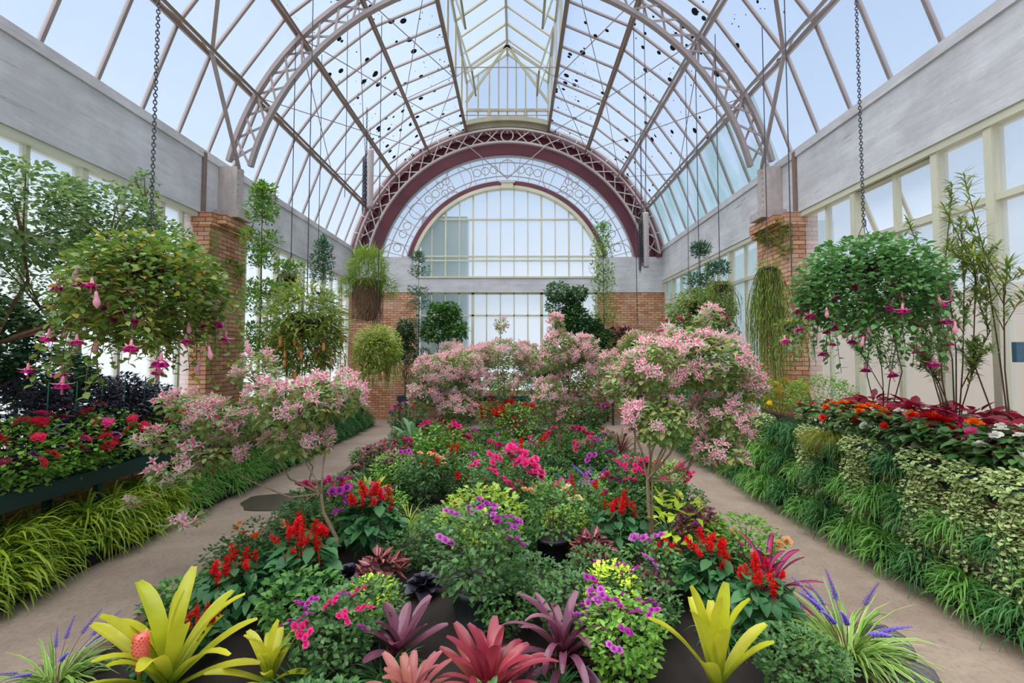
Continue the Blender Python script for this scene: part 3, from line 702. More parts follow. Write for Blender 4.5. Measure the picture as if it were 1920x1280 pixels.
def bromeliad(key, leaf, n=22, L=.36, w_=.055, e0=1.35, e1=.35, dr=.7, cone=False, prof=STRAP, fold=.22, heart=None):
    def fn(R, rg):
        mb = MB(); i = np.arange(n); t = i / n; az = i * GA
        ribbons(mb, np.stack([.02 * t * np.cos(az), .02 * t * np.sin(az), .04 + .05 * (1 - t)], 1), az, e0 + (e1 - e0) * t + rg.normal(0, .1, n), L * (.7 + .4 * np.sin(PI * (.25 + .6 * t))) * rg.uniform(.85, 1.15, n), w_ * rg.uniform(.85, 1.1, n), dr * rg.uniform(.4, 1.4, n), prof, fold, rg.normal(0, .12, n), power=1.8)
        R.add('leaves', mb, L_[leaf]); mb = MB(); mb.lathe([(.028, 0), (.036, .05), (.02, .1), (.001, .1)], 12); R.add('leaf_base', mb, L_[leaf])
        if cone:
            mb = MB(); mb.lathe([(.012, .05), (.016, .16), (.030, .20), (.036, .25), (.034, .30), (.026, .335), (.001, .34)], 16)
            for j in range(90):
                tt = j / 90; z = .18 + .15 * tt; a = j * GA; rr = .033; ribbons(mb, [(rr * math.cos(a), rr * math.sin(a), z)], a, 1.2, .02, .014, .4, [.8, 1, .3], fold=.3)
            R.add('flower_cone', mb, P_['cone'], label='salmon-red cone-shaped flower head')
    return rec(key, fn)
def tuft(key, leaf, n=130, L=.32, w_=.010, e0=1.5, e1=.5, dr=1.6, prof=GRASS, fl=None, nf=0, base=.05, z0=0., fold=.2, fh=.25, lean=.3):
    def fn(R, rg):
        mb = MB(); az = rg.uniform(0, 2 * PI, n); q = base * np.sqrt(rg.uniform(0, 1, n))
        ribbons(mb, np.stack([q * np.cos(az), q * np.sin(az), z0 + 0 * q], 1), az + rg.normal(0, .4, n), rg.uniform(e1, e0, n), L * rg.uniform(.55, 1.15, n), w_ * rg.uniform(.7, 1.2, n), dr * rg.uniform(.6, 1.3, n), prof, fold, rg.normal(0, .3, n))
        R.add('leaves', mb, L_[leaf])
        for i in range(nf):
            a = rg.uniform(0, 2 * PI); ln = lean * rg.uniform(.2, 1.3) * .4; R.put('flower_spike', fl, (.03 * math.cos(a), .03 * math.sin(a), .02), (rg.normal(0, .12), ln, a), fh * 3.2 * rg.uniform(.85, 1.15))
    return rec(key, fn)
def rosette(key, leaf, n=26, L=.13, w_=.10, wavy=.03):
    def fn(R, rg):
        mb = MB(); i = np.arange(n); t = i / n; az = i * GA
        ribbons(mb, np.stack([0 * t, 0 * t, .03 + .05 * (1 - t)], 1), az, 1.25 - 1.1 * t, L * (.5 + .6 * t), w_ * (.5 + .6 * t), .5, [.4, .8, 1.1, .9, .3], .3, rg.normal(0, .25, n)); R.add('leaves', mb, L_[leaf])
    return rec(key, fn)
def edging(key, leaf, n=260, L=.30, w_=.014, H=.5, r=.2, fr=.35, dr=1.9, prof=GRASS):       # dense mound of arching blades
    def fn(R, rg):
        mb = MB(); d, q = sph(rg, n, .0); n2 = len(d); p = d * np.array([r, r, H * .8]) * q[:, None] * .8
        az = np.arctan2(d[:, 1], d[:, 0]) + rg.normal(0, .6, n2); ribbons(mb, p, az, rg.uniform(.2, 1.4, n2), L * rg.uniform(.5, 1.15, n2), w_ * rg.uniform(.6, 1.2, n2), dr * rg.uniform(.6, 1.3, n2), prof, .2, rg.normal(0, .3, n2)); R.add('leaves', mb, L_[leaf])
    return rec(key, fn)
def trailing(key, leaf, ns=26, drop=(.3, .8), reach=(.05, .2), L=.03, w_=.026, prof=[.6, 1.0, .1], gap=.02, fan=(0, 2 * PI), rise=.06, flm=(), nf=0, fsc=1, core=None, st='bark_d', hang=-.2, ball=None, nball=0, fname='flower', fz=(.4, 1)):
    def fn(R, rg):
        mbs = MB(); mbl = MB(); ends = []
        for s in range(ns):
            a = rg.uniform(*fan); re = rg.uniform(*reach); dp = rg.uniform(*drop); N = 10
            pts = []
            for t in np.linspace(0, 1, N):
                x = re * (1 - (1 - t) ** 2); aa = a + .25 * math.sin(3 * t + s)
                pts.append((x * math.cos(aa), x * math.sin(aa), rise * math.sin(min(1, t * 2.2) * PI) * .9 - dp * t ** 1.7))
            mbs.tube(pts, [.0035] * 4 + [.0025] * (N - 4), 4); P = np.array(pts); ends.append(P)
            ln = np.sum(np.linalg.norm(np.diff(P, axis=0), axis=1)); k = max(3, int(ln / gap)); tt = np.linspace(.08, 1, k) * (N - 1); i0 = np.minimum(tt.astype(int), N - 2); fr = (tt - i0)[:, None]
            q = P[i0] * (1 - fr) + P[i0 + 1] * fr; az = a + np.where(np.arange(k) % 2 == 0, 1.3, -1.3) + rg.normal(0, .7, k)
            ribbons(mbl, q, az, rg.uniform(hang - .5, hang + .6, k), L * rg.uniform(.7, 1.2, k), w_ * rg.uniform(.7, 1.15, k), .4, prof, .12, rg.normal(0, .3, k))
        R.add('trailing_stems', mbs, M[st]); R.add('foliage', mbl, L_[leaf])
        if ball: mb = MB(); leafy(mb, rg, nball, (0, 0, ball[3]), ball[:3], L, w_, prof, (-.6, .6)); R.add('crown_foliage', mb, L_[leaf])
        if core: mb = MB(); mb.lathe([(.001, -core), (core * .7, -core * .8), (core, -core * .2), (core * 1.02, 0), (.001, .02)], 18); R.add('basket', mb, M['soil'])
        for i in range(nf):
            P = ends[i % ns]; j = int(rg.uniform(*fz) * 9.99); p = P[j]; R.put(fname, flm[i % len(flm)], (p[0] * 1.06, p[1] * 1.06, p[2] - .01), (rg.normal(0, .15), rg.normal(0, .15), rg.uniform(0, 6)), fsc * rg.uniform(.85, 1.25))
    return rec(key, fn)
def tree(name, base, fork, blobs, leaf, n, L, w_, prof, label, cat='tree', group=None, bark='bark', r0=.03, fl=None, nf=0, fsc=1, seed=1, fhi=-.3, twigs=5, trunk_pts=None, el=(-.7, .6), droop=.5, stake=False, fname='flower_cluster', extra=0):
    rg = np.random.default_rng(seed); b = np.array(base); root = empty(name, base, 0, label, cat, group)
    mb = MB(); fk = np.array(fork) - b
    tp = [(0, 0, 0)] + [tuple(np.array(p) - b) for p in (trunk_pts or [])] + [tuple(fk)]
    if not trunk_pts: tp.insert(1, (fk[0] * .5 + r0 * .5, fk[1] * .5 - r0 * .4, fk[2] * .5))
    mb.tube(tp, np.linspace(r0 * 1.25, r0 * .9, len(tp)), 8); o = mb.build('trunk', M[bark], root, True)
    mb = MB(); vol = np.array([q[3] * q[4] * q[5] for q in blobs]) ** .75; vol /= vol.sum(); ml = MB(); fcount = 0; k_all = []
    for q, v in zip(blobs, vol):
        c = np.array(q[:3]) - b; R = np.array(q[3:6])
        low = c - np.array([0, 0, R[2] * .5]); pb = q[6] if len(q) > 6 else -1; s0 = fk if pb < 0 else np.array(blobs[pb][:3]) - b - [0, 0, blobs[pb][5] * .5]; dl = np.linalg.norm(low - s0)
        m1_ = s0 * .67 + low * .33 + rg.normal(0, .06, 3) * dl + [0, 0, -.10 * dl]; m2_ = s0 * .33 + low * .67 + rg.normal(0, .06, 3) * dl + [0, 0, -.04 * dl]; rs = .62 if pb < 0 else .4
        mb.tube([s0, m1_, m2_, low], [r0 * rs, r0 * rs * .85, r0 * rs * .7, r0 * .3], 6)
        d, qq = sph(rg, twigs, -.6)
        for i in range(len(d)): e_ = c + d[i] * R * .85; mb.tube([low, (low + e_) / 2 + [0, 0, .06 * R[2]], e_], [r0 * .3, r0 * .2, r0 * .1], 4)
        leafy(ml, rg, int(n * v), c, R, L, w_, prof, el, droop)
        k = int(round(nf * v)); d, qq = sph(rg, k, fhi)
        for i in range(len(d)): k_all.append((c + d[i] * R * rg.uniform(.85, 1.08), d[i]))
    mb.build('branches', M[bark], root, True); ml.build('foliage', L_[leaf], root, True)
    if stake: mb = MB(); mb.tube([(.03, -.02, 0), (.03, -.02, fk[2] + .1)], .009, 6); mb.build('cane', M['bark_l'], root); mb = MB(); [mb.tube([(.015 + .03 * math.cos(t), -.01 + .03 * math.sin(t), z) for t in np.linspace(0, 2 * PI, 10)[:-1]], .004, 4, close=True) for z in (fk[2] * .35, fk[2] * .75)]; mb.build('tie', M['chain'], root)
    if extra:                                        # blossoms beyond the hundred largest, as one mesh
        src = fl[0]; nv = len(src.vertices); co = np.zeros(nv * 3, np.float32); src.vertices.foreach_get('co', co); co = co.reshape(-1, 3)
        groups = {}
        for p_ in src.polygons: groups.setdefault((len(p_.vertices), p_.material_index), []).append(tuple(p_.vertices))
        Ms = []
        for q, v in zip(blobs, vol):
            c = np.array(q[:3]) - b; R = np.array(q[3:6]); d, qq = sph(rg, int(round(extra * v)), fhi)
            for i in range(len(d)):
                e_ = Matrix.Translation(tuple(c + d[i] * R * rg.uniform(.85, 1.08))) @ Vector(tuple(d[i])).to_track_quat('Z', 'Y').to_matrix().to_4x4() @ Matrix.Scale(fsc * rg.uniform(.7, 1.15), 4); Ms.append(np.array(e_)[:3])
        ms = MB(); Ms = np.array(Ms)
        for (k_, mi_), f_ in groups.items(): ms.inst(co, f_, np.zeros((nv, 2)) + [.2, .3], Ms, mi_)
        o = ms.build('blossom', [P_['sep'], P_['core']], root, True); o['kind'] = 'stuff'
    for i, (p, d) in enumerate(k_all):
        o = bpy.data.objects.new(fname, fl[i % len(fl)]); o.parent = root; o.location = tuple(p); o.rotation_euler = up_rot(rg, d, 1.0); s_ = fsc * rg.uniform(.75, 1.25); o.scale = (s_,) * 3; COL.objects.link(o)
    return root
# ------------------------------------------------------------ bed, kerbs, benches
m = MB(); pts = [(-2.62, 2.0), (-2.66, 5.0), (-2.74, 9.0), (-2.7, 11.6), (-1.9, 12.5), (0, 12.8), (1.9, 12.5), (2.7, 11.6), (2.7, 9.0), (2.62, 5.0), (2.58, 2.0)]
cc = (0, 7, .07)
m.add([(x, y, .07) for x, y in pts] + [cc], [[len(pts), i, (i + 1) % len(pts)] for i in range(len(pts))][::1]); 
tag(m.build('floor_bed', M['soil']), kind='structure')
m = MB()
for (a, b), (c, d) in zip(pts[:-1], pts[1:]): m.bar((a, b, .04), (c, d, .04), .11, .1)
tag(m.build('trim_1', M['kerb']), kind='structure')
def stone(px, py, s, seed, label):
    x, y, _ = atz(px, py, .08); rg = np.random.default_rng(seed); mb = MB(); prof = []
    v = []; f = []; n = 14
    for i in range(7):
        ph = PI * i / 6 - PI / 2
        for k in range(n): a = 2 * PI * k / n; rr = s * math.cos(ph) * (1 + .12 * math.sin(3 * a + seed) + .06 * rg.normal()); v.append((rr * math.cos(a) * 1.3, rr * math.sin(a), s * .55 * math.sin(ph)))
    for i in range(6):
        for k in range(n): k2 = (k + 1) % n; f.append([i * n + k, i * n + k2, (i + 1) * n + k2, (i + 1) * n + k])
    mb.add(v, f); o = mb.build('edging_stone', M['stone'], None, True); o.location = (x, y, s * .45); tag(o, label, 'stone', 'rough stones edging the bed')
stone(540, 1010, .16, 2, 'grey rough stone at the left bed edge beside the pale roses')
stone(1650, 1205, .17, 5, 'grey rough stone under the lavender spikes at the right bed corner')
stone(1700, 1262, .14, 8, 'dark stone kerb piece at the lower right corner of the bed')
x, y, _ = atz(535, 940, 0); m = MB(); v = [(x + .62 * math.cos(a) * (1 + .10 * math.sin(3 * a) + .05 * math.sin(8 * a)), y + .46 * math.sin(a) * (1 + .12 * math.sin(2 * a + 1)), .006) for a in np.linspace(0, 2 * PI, 41)[:-1]]
m.add(v + [(x, y, .006)], [[40, i, (i + 1) % 40] for i in range(40)]); tag(m.build('puddle', M['wet']), 'dark damp patch on the left path beside the bent fuchsia trunk', 'puddle')
def bench(label, x0, x1, y0, y1, z, front):
    r = empty('staging_bench', ((x0 + x1) / 2, (y0 + y1) / 2, 0), 0, label, 'bench'); cx, cy = (x0 + x1) / 2, (y0 + y1) / 2; x0 -= cx; x1 -= cx; y0 -= cy; y1 -= cy
    m = MB(); m.box(x0, x1, y0, y1, z - .03, z); m.build('bench_top', M['green_p'], r)
    m = MB()
    if front in '+-':
        xf = x1 if front == '+' else x0; m.box(xf - .02, xf + .02, y0, y1, z - .13, z + .03)
    else: m.box(x0, x1, y0 - .02, y0 + .02, z - .13, z + .03)
    m.build('fascia_board', M['green_p'], r)
    L = max(x1 - x0, y1 - y0); n = int(L / 1.8) + 1
    for i in range(n + 1):
        t = i / n
        for e_ in (0, 1):
            if front in '+-': px_, py_ = (x0 + .08 if e_ else x1 - .08), y0 + .06 + (y1 - y0 - .12) * t
            else: px_, py_ = x0 + .06 + (x1 - x0 - .12) * t, (y0 + .08 if e_ else y1 - .08)
            m = MB(); m.box(px_ - .03, px_ + .03, py_ - .03, py_ + .03, 0, z - .03); m.build('leg', M['green_p'], r)
    return r
ZL, ZR, ZK = .87, 1.08, .86
bench('long dark green bench under the left windows, carrying petunias and dark shrubs', -5.0, -4.28, 1.6, 14.0, ZL, '+')
bench('long dark green bench under the right windows, carrying begonias and coleus', 4.2, 5.0, 1.6, 14.0, ZR, '-')
bench('green bench across the back wall behind the standard fuchsias', -3.3, 3.3, 13.95, 14.9, ZK, 'b')
for i in range(7): pass
for sx in (-1, 1):                                   # planted verge at the foot of the benches
    m = MB(); m.box(min(sx * 4.02, sx * 4.7), max(sx * 4.02, sx * 4.7), 1.6, 14, 0, .09); tag(m.build('floor_verge', M['soil']), kind='structure')

CNT = {}
YMAX = 12.0; USED = []
def put(recp, dia, name, px, py, zc, wpx, label, cat='plant', group=None, z=.07, smin=.5, smax=2.2):
    x, y, _ = atz(px, py, zc)
    if y > YMAX: x = CX + (x - CX) * YMAX / y; y = YMAX
    s = max(smin, min(smax, wpx * y / F / dia)); USED.append((x, y, s * dia)); rz = (px * 7 + py * 3) % 6.28
    return recp.place(name, (x, y, z), rz, s, label, cat, group)
def at_bench(recp, name, x, y, z, s, label, cat='plant', group=None, rz=None): return recp.place(name, (x, y, z), (x * 91 + y * 37) % 6.28 if rz is None else rz, s, label, cat, group)
lily = f_lspike()
# ---- front row of the bed
put(bromeliad('bro_y1', 'brog', 20, .46, .070, 1.45, .45, .8, cone=False, fold=.2), .86, 'bromeliad', 315, 1300, .12, 300, 'large yellow-green bromeliad with a salmon flower cone at its heart, lower left', 'bromeliad', smin=1, z=.09)
x, y, _ = atz(262, 1262, .3)
def fcone(R, rg):
    mb = MB(); mb.tube([(0, 0, 0), (0, 0, .30)], .013, 8); R.add('stalk', mb, L_['brog'])
    mb = MB(); mb.lathe([(.012, .18), (.026, .22), (.036, .27), (.038, .33), (.030, .385), (.014, .40), (.001, .40)], 16)
    for j in range(110):
        tt = j / 110; zz = .21 + .18 * tt; a = j * GA; rr = .034; ribbons(mb, [(rr * math.cos(a), rr * math.sin(a), zz)], a, 1.25, .024, .015, .5, [.8, 1, .3], fold=.3)
    R.add('flower_cone', mb, P_['cone'])
rec('fcone', fcone).place('bromeliad_flower', (x, y, .12), 0, 1.0, 'salmon-red cone flower head rising from the yellow-green bromeliad, lower left', 'flower')
put(bromeliad('bro_y2', 'brog', 14, .36, .062, 1.5, .6, .8, fold=.2), .68, 'bromeliad', 505, 1285, .12, 175, 'smaller yellow-green bromeliad with upright straps, between red salvia and violet impatiens', 'bromeliad', smin=.7, z=.09)
put(bromeliad('bro_y3', 'brog', 12, .54, .098, 1.5, .95, .5, fold=.2), .80, 'bromeliad', 1345, 1295, .12, 215, 'tall yellow-green bromeliad with broad upright straps, lower right', 'bromeliad', smin=.8, z=.09)
put(bromeliad('bro_r1', 'bror', 34, .31, .056, 1.35, .3, .8), .56, 'bromeliad', 918, 1305, .15, 205, 'bright crimson-pink bromeliad at the bottom centre', 'bromeliad', smin=.6)
put(bromeliad('bro_p1', 'brop', 28, .30, .056, 1.25, .3, .8), .56, 'bromeliad', 768, 1322, .15, 165, 'dusky pink bromeliad with orange-tinged leaves, left of the crimson one', 'bromeliad', smin=.6)
put(bromeliad('bro_d1', 'brod', 13, .30, .075, 1.1, .5, .5), .56, 'bromeliad', 750, 1200, .22, 155, 'glossy burgundy bromeliad with a few broad leaves beside the lime foliage', 'bromeliad', smin=.5)
put(bromeliad('bro_d2', 'brod', 32, .36, .042, 1.4, .2, 1.9), .60, 'bromeliad', 1058, 1218, .2, 200, 'dark burgundy bromeliad with many arching leaves, right of the crimson one', 'bromeliad', smin=.6)
put(bromeliad('bro_m1', 'brom', 20, .30, .036, 1.45, .0, .9), .56, 'bromeliad', 1440, 1098, .2, 165, 'magenta bromeliad with dark leaf edges at the right bed edge', 'bromeliad', smin=.6)
lr = tuft('liri1', 'liri', 210, .34, .017, 1.45, .5, 1.7, fl=lily, nf=11, fh=.30, lean=.9)
put(lr, .6, 'liriope', 1590, 1215, .15, 250, 'white-striped liriope with many lavender spikes at the lower right corner', 'liriope', smin=.8)
put(tuft('liri2', 'liri', 130, .34, .016, 1.45, .4, 1.7, fl=lily, nf=9, fh=.30, lean=.9), .6, 'liriope', 105, 1262, .15, 190, 'white-striped liriope with lavender spikes at the lower left corner', 'liriope', smin=.7)
sal = [salvia('sal%d' % i, nf, .38, .17) for i, nf in enumerate((13, 11, 9))]
for i, (px, py, wp, lb) in enumerate([(562, 1095, 140, 'red salvia with a dense mass of scarlet spikes at the foot of the bent fuchsia'), (435, 1125, 120, 'red salvia at the left bed edge behind the yellow bromeliads'), (375, 1185, 90, 'red salvia half hidden behind the large yellow bromeliad'),
      (700, 1010, 120, 'red salvia with drooping heart-shaped leaves, left of the bed centre'), (1163, 1010, 105, 'red salvia with dark drooping leaves, left of the staked fuchsia'), (1250, 1062, 80, 'red salvia in front of the staked fuchsia trunk'),
      (1335, 1100, 120, 'red salvia behind the tall yellow bromeliad'), (1430, 1150, 130, 'red salvia with big heart leaves beside the magenta bromeliad'), (290, 1225, 80, 'red salvia peeping between the yellow bromeliad leaves, lower left')]):
    put(sal[i % 3], .40, 'red_salvia', px, py, .26, wp, lb, 'salvia', smin=.55)
V, MV, PK, RS, PC, CR_ = f_rosec('violet', 3), f_rosec('mauve', 3), f_rosec('pink', 4), f_rosec('rose', 4), f_rosec('peach', 2), f_rosec('cream', 2)
RD, OR_, WH, OD = f_rosec('red', 3), f_rose('orange', .04), f_rose('white', .03), f_rose('ored', .035)
rb = lambda k, fl, nf=10, **kw: bush('rose_' + k, ('deep', 'green', 'deep', 'fresh')[hash_(k) % 4], fl, nf, **{**dict(n=800, h=.52, r=.27, L=.042, w_=.028, fname='rose', fsc=1.25, core=0 if kw.get('pot') else 260), **kw})
B = [  # recipe, diameter, name, px, py, zc, width px, label
 (rb('v1', [V, MV], 12, fsc=.95, pot='pot_gr', h=.6, r=.27, potr=.15), .56, 'rose_bush', 895, 1105, .3, 190, 'violet-pink rose bush in a round grey pot, centre front of the bed'),
 (rb('v2', [V, MV], 16, fsc=1.0), .52, 'rose_bush', 1165, 1235, .2, 150, 'violet rose bush at the bottom, between dark bromeliad and tall yellow bromeliad'),
 (rb('v3', [V, PK], 12, fsc=.95), .52, 'rose_bush', 620, 1235, .2, 150, 'violet impatiens-like rose bush between the yellow and dusky bromeliads'),
 (bush('limev', 'lime', [V], 7, n=380, h=.45, r=.2, L=.04, w_=.028), .42, 'duranta', 1150, 1120, .3, 110, 'lime-leaved bush threaded with violet roses'),
 (bush('lime1', 'lime', None, 0, n=380, h=.38, r=.2, L=.045, w_=.03, prof=LANCE), .42, 'duranta', 700, 1122, .25, 90, 'small lime-yellow leafy bush behind the burgundy bromeliad'),
 (bush('lime2', 'lim2', None, 0, n=800, h=.42, r=.26, L=.04, w_=.026), .54, 'duranta', 905, 1010, .28, 170, 'wide lime-yellow leafy bush in the middle of the bed'),
 (bush('lime2', 'lim2', None, 0, n=800, h=.42, r=.26, L=.04, w_=.026), .54, 'duranta', 1060, 985, .28, 90, 'lime-yellow foliage behind the rose in the black pot'),
 (rb('bp', [CR_, PC], 3, n=380, pot='pot_b', h=.62, r=.2, potr=.13), .42, 'rose_bush', 1037, 1010, .3, 105, 'rose bush with a few cream blooms in a black nursery pot'),
 (rb('gp', [RS, PK], 12, pot='pot_g', h=.56, r=.24, potr=.13), .5, 'rose_bush', 945, 935, .4, 125, 'bright pink rose bush in a dark green pot, centre of the bed'),
 (rb('p2', [PK, V], 12), .52, 'rose_bush', 605, 985, .35, 130, 'magenta rose bush around the trunk of the bent fuchsia'),
 (rb('p3', [RS], 9), .52, 'rose_bush', 665, 945, .4, 90, 'pink rose bush just right of the bent fuchsia trunk'),
 (rb('pe', [PC], 4, n=420), .52, 'rose_bush', 480, 1040, .3, 110, 'rose bush with peach-cream blooms at the left bed edge'),
 (rb('pe2', [OR_], 2, n=420, h=.4), .52, 'rose_bush', 440, 1070, .2, 110, 'fine-leaved bush with a small orange bud leaning on the path'),
 (rb('rn', [PC], 2, n=520, h=.45), .52, 'rose_bush', 1395, 1035, .3, 130, 'green rose bush with brown buds reaching over the right path'),
 (bush('orch', 'lime', [CR_], 5, n=60, h=.5, r=.2, L=.13, w_=.045, prof=LONG), .5, 'orchid', 1275, 975, .45, 120, 'cream-flowered plant with long lime leaves beside the staked fuchsia'),
 (bush('purl', 'burg', [V], 4, n=240, h=.4, r=.2, L=.07, w_=.04, prof=OVATE), .42, 'heuchera', 1310, 1000, .3, 90, 'purple-leaved plant right of the staked fuchsia'),
 (rosette('kale', 'dark'), .26, 'black_kale', 793, 1108, .1, 72, 'ruffled near-black rosette plant, right of the red salvia'),
 (rosette('kale', 'dark'), .26, 'black_kale', 655, 1085, .1, 60, 'near-black rosette plant behind the burgundy bromeliad'),
 (rosette('kale', 'dark'), .26, 'black_kale', 610, 1165, .1, 60, 'near-black rosette plant beside the smaller yellow bromeliad'),
 (bush('coleu', 'colp', None, 0, n=110, h=.28, r=.16, L=.09, w_=.055, prof=OVATE), .36, 'coleus', 715, 1080, .2, 85, 'coleus with pink-centred brown leaves between the two black rosettes'),
 (bush('coleu', 'colp', None, 0, n=110, h=.28, r=.16, L=.09, w_=.055, prof=OVATE), .36, 'coleus', 1110, 1045, .2, 80, 'brown-leaved coleus left of the dark-leaved salvia'),
 (bush('brgl', 'burg', None, 0, n=260, h=.35, r=.2, L=.06, w_=.035, prof=OVATE), .42, 'heuchera', 715, 880, .3, 90, 'burgundy leafy clump at the left bed edge under the pink roses'),
 (bush('brgl', 'burg', None, 0, n=260, h=.35, r=.2, L=.06, w_=.035, prof=OVATE), .42, 'heuchera', 1215, 1140, .1, 80, 'burgundy leafy clump beside the grey pot'),
 (rb('pot2', [MV], 3, n=320, pot='pot_gr', h=.45, r=.2, potr=.16), .4, 'rose_bush', 1222, 1110, .2, 110, 'sparse rose in a wide grey-green pot behind the tall bromeliad'),
 (bromeliad('lbro', 'yel', 26, .3, .035, 1.3, .4, .8), .56, 'bromeliad', 690, 925, .3, 100, 'pale green bromeliad with pinkish centre above the salvia'),
 (bromeliad('agav', 'agav', 26, .48, .07, 1.3, .1, .9), .9, 'strap_plant', 775, 828, .3, 110, 'broad-strapped grey-green plant at the far left bed edge'),
 (bromeliad('cord', 'burg', 40, .40, .024, 1.4, .0, .7), .7, 'cordyline', 1163, 838, .35, 85, 'burgundy spiky cordyline at the far right bed edge'),
 (tuft('gl1', 'yel', 120, .34, .011, 1.5, .5, 1.5), .56, 'liriope', 765, 958, .3, 100, 'yellow-green grassy clump beside the red salvia, left of centre', ),
 (tuft('gl1', 'yel', 120, .34, .011, 1.5, .5, 1.5), .56, 'liriope', 902, 838, .3, 80, 'pale yellow grassy clump behind the pink roses'),
 (tuft('gl2', 'liri', 130, .36, .010, 1.5, .4, 1.8, fl=lily, nf=5, fh=.34), .6, 'liriope', 1085, 915, .35, 110, 'pale striped grassy clump with lavender spikes right of centre'),
 (tuft('gl3', 'dgr', 130, .36, .012, 1.5, .5, 1.8, fl=lily, nf=8, fh=.40, lean=.2), .6, 'liriope', 1112, 890, .4, 90, 'dark grassy clump with tall violet spikes behind the striped one'),
 (tuft('gl4', 'liri', 130, .36, .010, 1.5, .4, 1.8), .6, 'liriope', 835, 940, .35, 110, 'striped grassy clump arching over the dark salvia leaves'),
 (tuft('gl4', 'liri', 130, .36, .010, 1.5, .4, 1.8), .6, 'liriope', 1185, 962, .35, 80, 'striped grassy clump behind the staked trunk'),
 (tuft('gl5', 'yel', 120, .34, .011, 1.5, .5, 1.5, fl=f_spike('red'), nf=3), .56, 'liriope', 1000, 900, .3, 90, 'green grassy clump with a few red spikes'),
 (bush('rs1', 'deep', [f_spike('red')], 8, n=380, h=.45, r=.22, L=.05, w_=.03, prof=OVATE, fname='flower_spike'), .46, 'red_salvia', 838, 895, .35, 85, 'red salvia with violet spikes leaning through it, left of the pink roses'),
 (bush('rs1', 'deep', [f_spike('red')], 8, n=380, h=.45, r=.22, L=.05, w_=.03, prof=OVATE, fname='flower_spike'), .46, 'red_salvia', 1003, 872, .35, 80, 'red salvia beyond the pink roses in the green pot'),
 (bush('rs2', 'fresh', [RD, f_spike('red')], 12, n=380, h=.45, r=.22, L=.04, w_=.024), .46, 'begonia', 968, 815, .35, 90, 'mass of scarlet blooms in front of the centre fuchsia'),
 (bush('rs2', 'fresh', [RD, f_spike('red')], 12, n=380, h=.45, r=.22, L=.04, w_=.024), .46, 'begonia', 925, 800, .35, 70, 'scarlet blooms just left of the centre fuchsia trunk'),
 (bush('rs1', 'deep', [f_spike('red')], 8, n=380, h=.45, r=.22, L=.05, w_=.03, prof=OVATE, fname='flower_spike'), .46, 'red_salvia', 1090, 940, .35, 80, 'small red salvia in front of the lavender spikes'),
 (rb('rd3', [RD], 6), .52, 'rose_bush', 860, 765, .4, 70, 'red rose bush at the back of the bed, left'),
 (rb('p4', [PK, RS], 11), .52, 'rose_bush', 820, 855, .4, 100, 'pink rose bush behind the grey-green strap plant'),
 (rb('p5', [PK, V], 12), .52, 'rose_bush', 1100, 790, .45, 100, 'magenta rose bush behind the second staked fuchsia'),
 (rb('p6', [PK, RS], 11), .52, 'rose_bush', 1065, 840, .45, 80, 'deep pink rose bush at the foot of the second staked fuchsia'),
 (rb('p7', [PK], 9), .52, 'rose_bush', 1180, 900, .42, 90, 'deep pink rose bush with large blooms left of the branching fuchsia'),
 (rb('p8', [RS, PK], 11), .52, 'rose_bush', 1245, 905, .42, 90, 'pink rose bush behind the branching fuchsia trunk'),
 (rb('pc2', [PC], 5), .52, 'rose_bush', 790, 905, .35, 90, 'peach rose bush at the left, behind the pale bromeliad'),
 (rb('p9', [V, RS], 8), .52, 'rose_bush', 1120, 860, .42, 80, 'mauve rose bush between the two right-hand fuchsia trunks'),
 (rb('vi5', [V], 6), .52, 'rose_bush', 738, 905, .25, 80, 'violet-flowered bush at the left bed edge beyond the bent fuchsia'),
 (rb('bk1', None, 0, n=600, h=.6, r=.3), .6, 'green_shrub', 960, 775, .3, 90, 'rounded dark green shrub behind the centre fuchsia trunk'),
 (rb('bk1', None, 0, n=600, h=.6, r=.3), .6, 'green_shrub', 1035, 800, .4, 80, 'leafy green shrub left of the second staked fuchsia'),
 (rb('vi6', [V, PK], 7), .52, 'rose_bush', 765, 800, .4, 70, 'violet and pink flowered bush behind the strap plant'),
]
for it in B: put(it[0], it[1], it[2], *it[3:7], it[7], {'rose_bush': 'rose bush', 'black_kale': 'plant', 'strap_plant': 'plant', 'green_shrub': 'shrub', 'red_salvia': 'salvia', 'duranta': 'bush'}.get(it[2], it[2]), smin=.55)
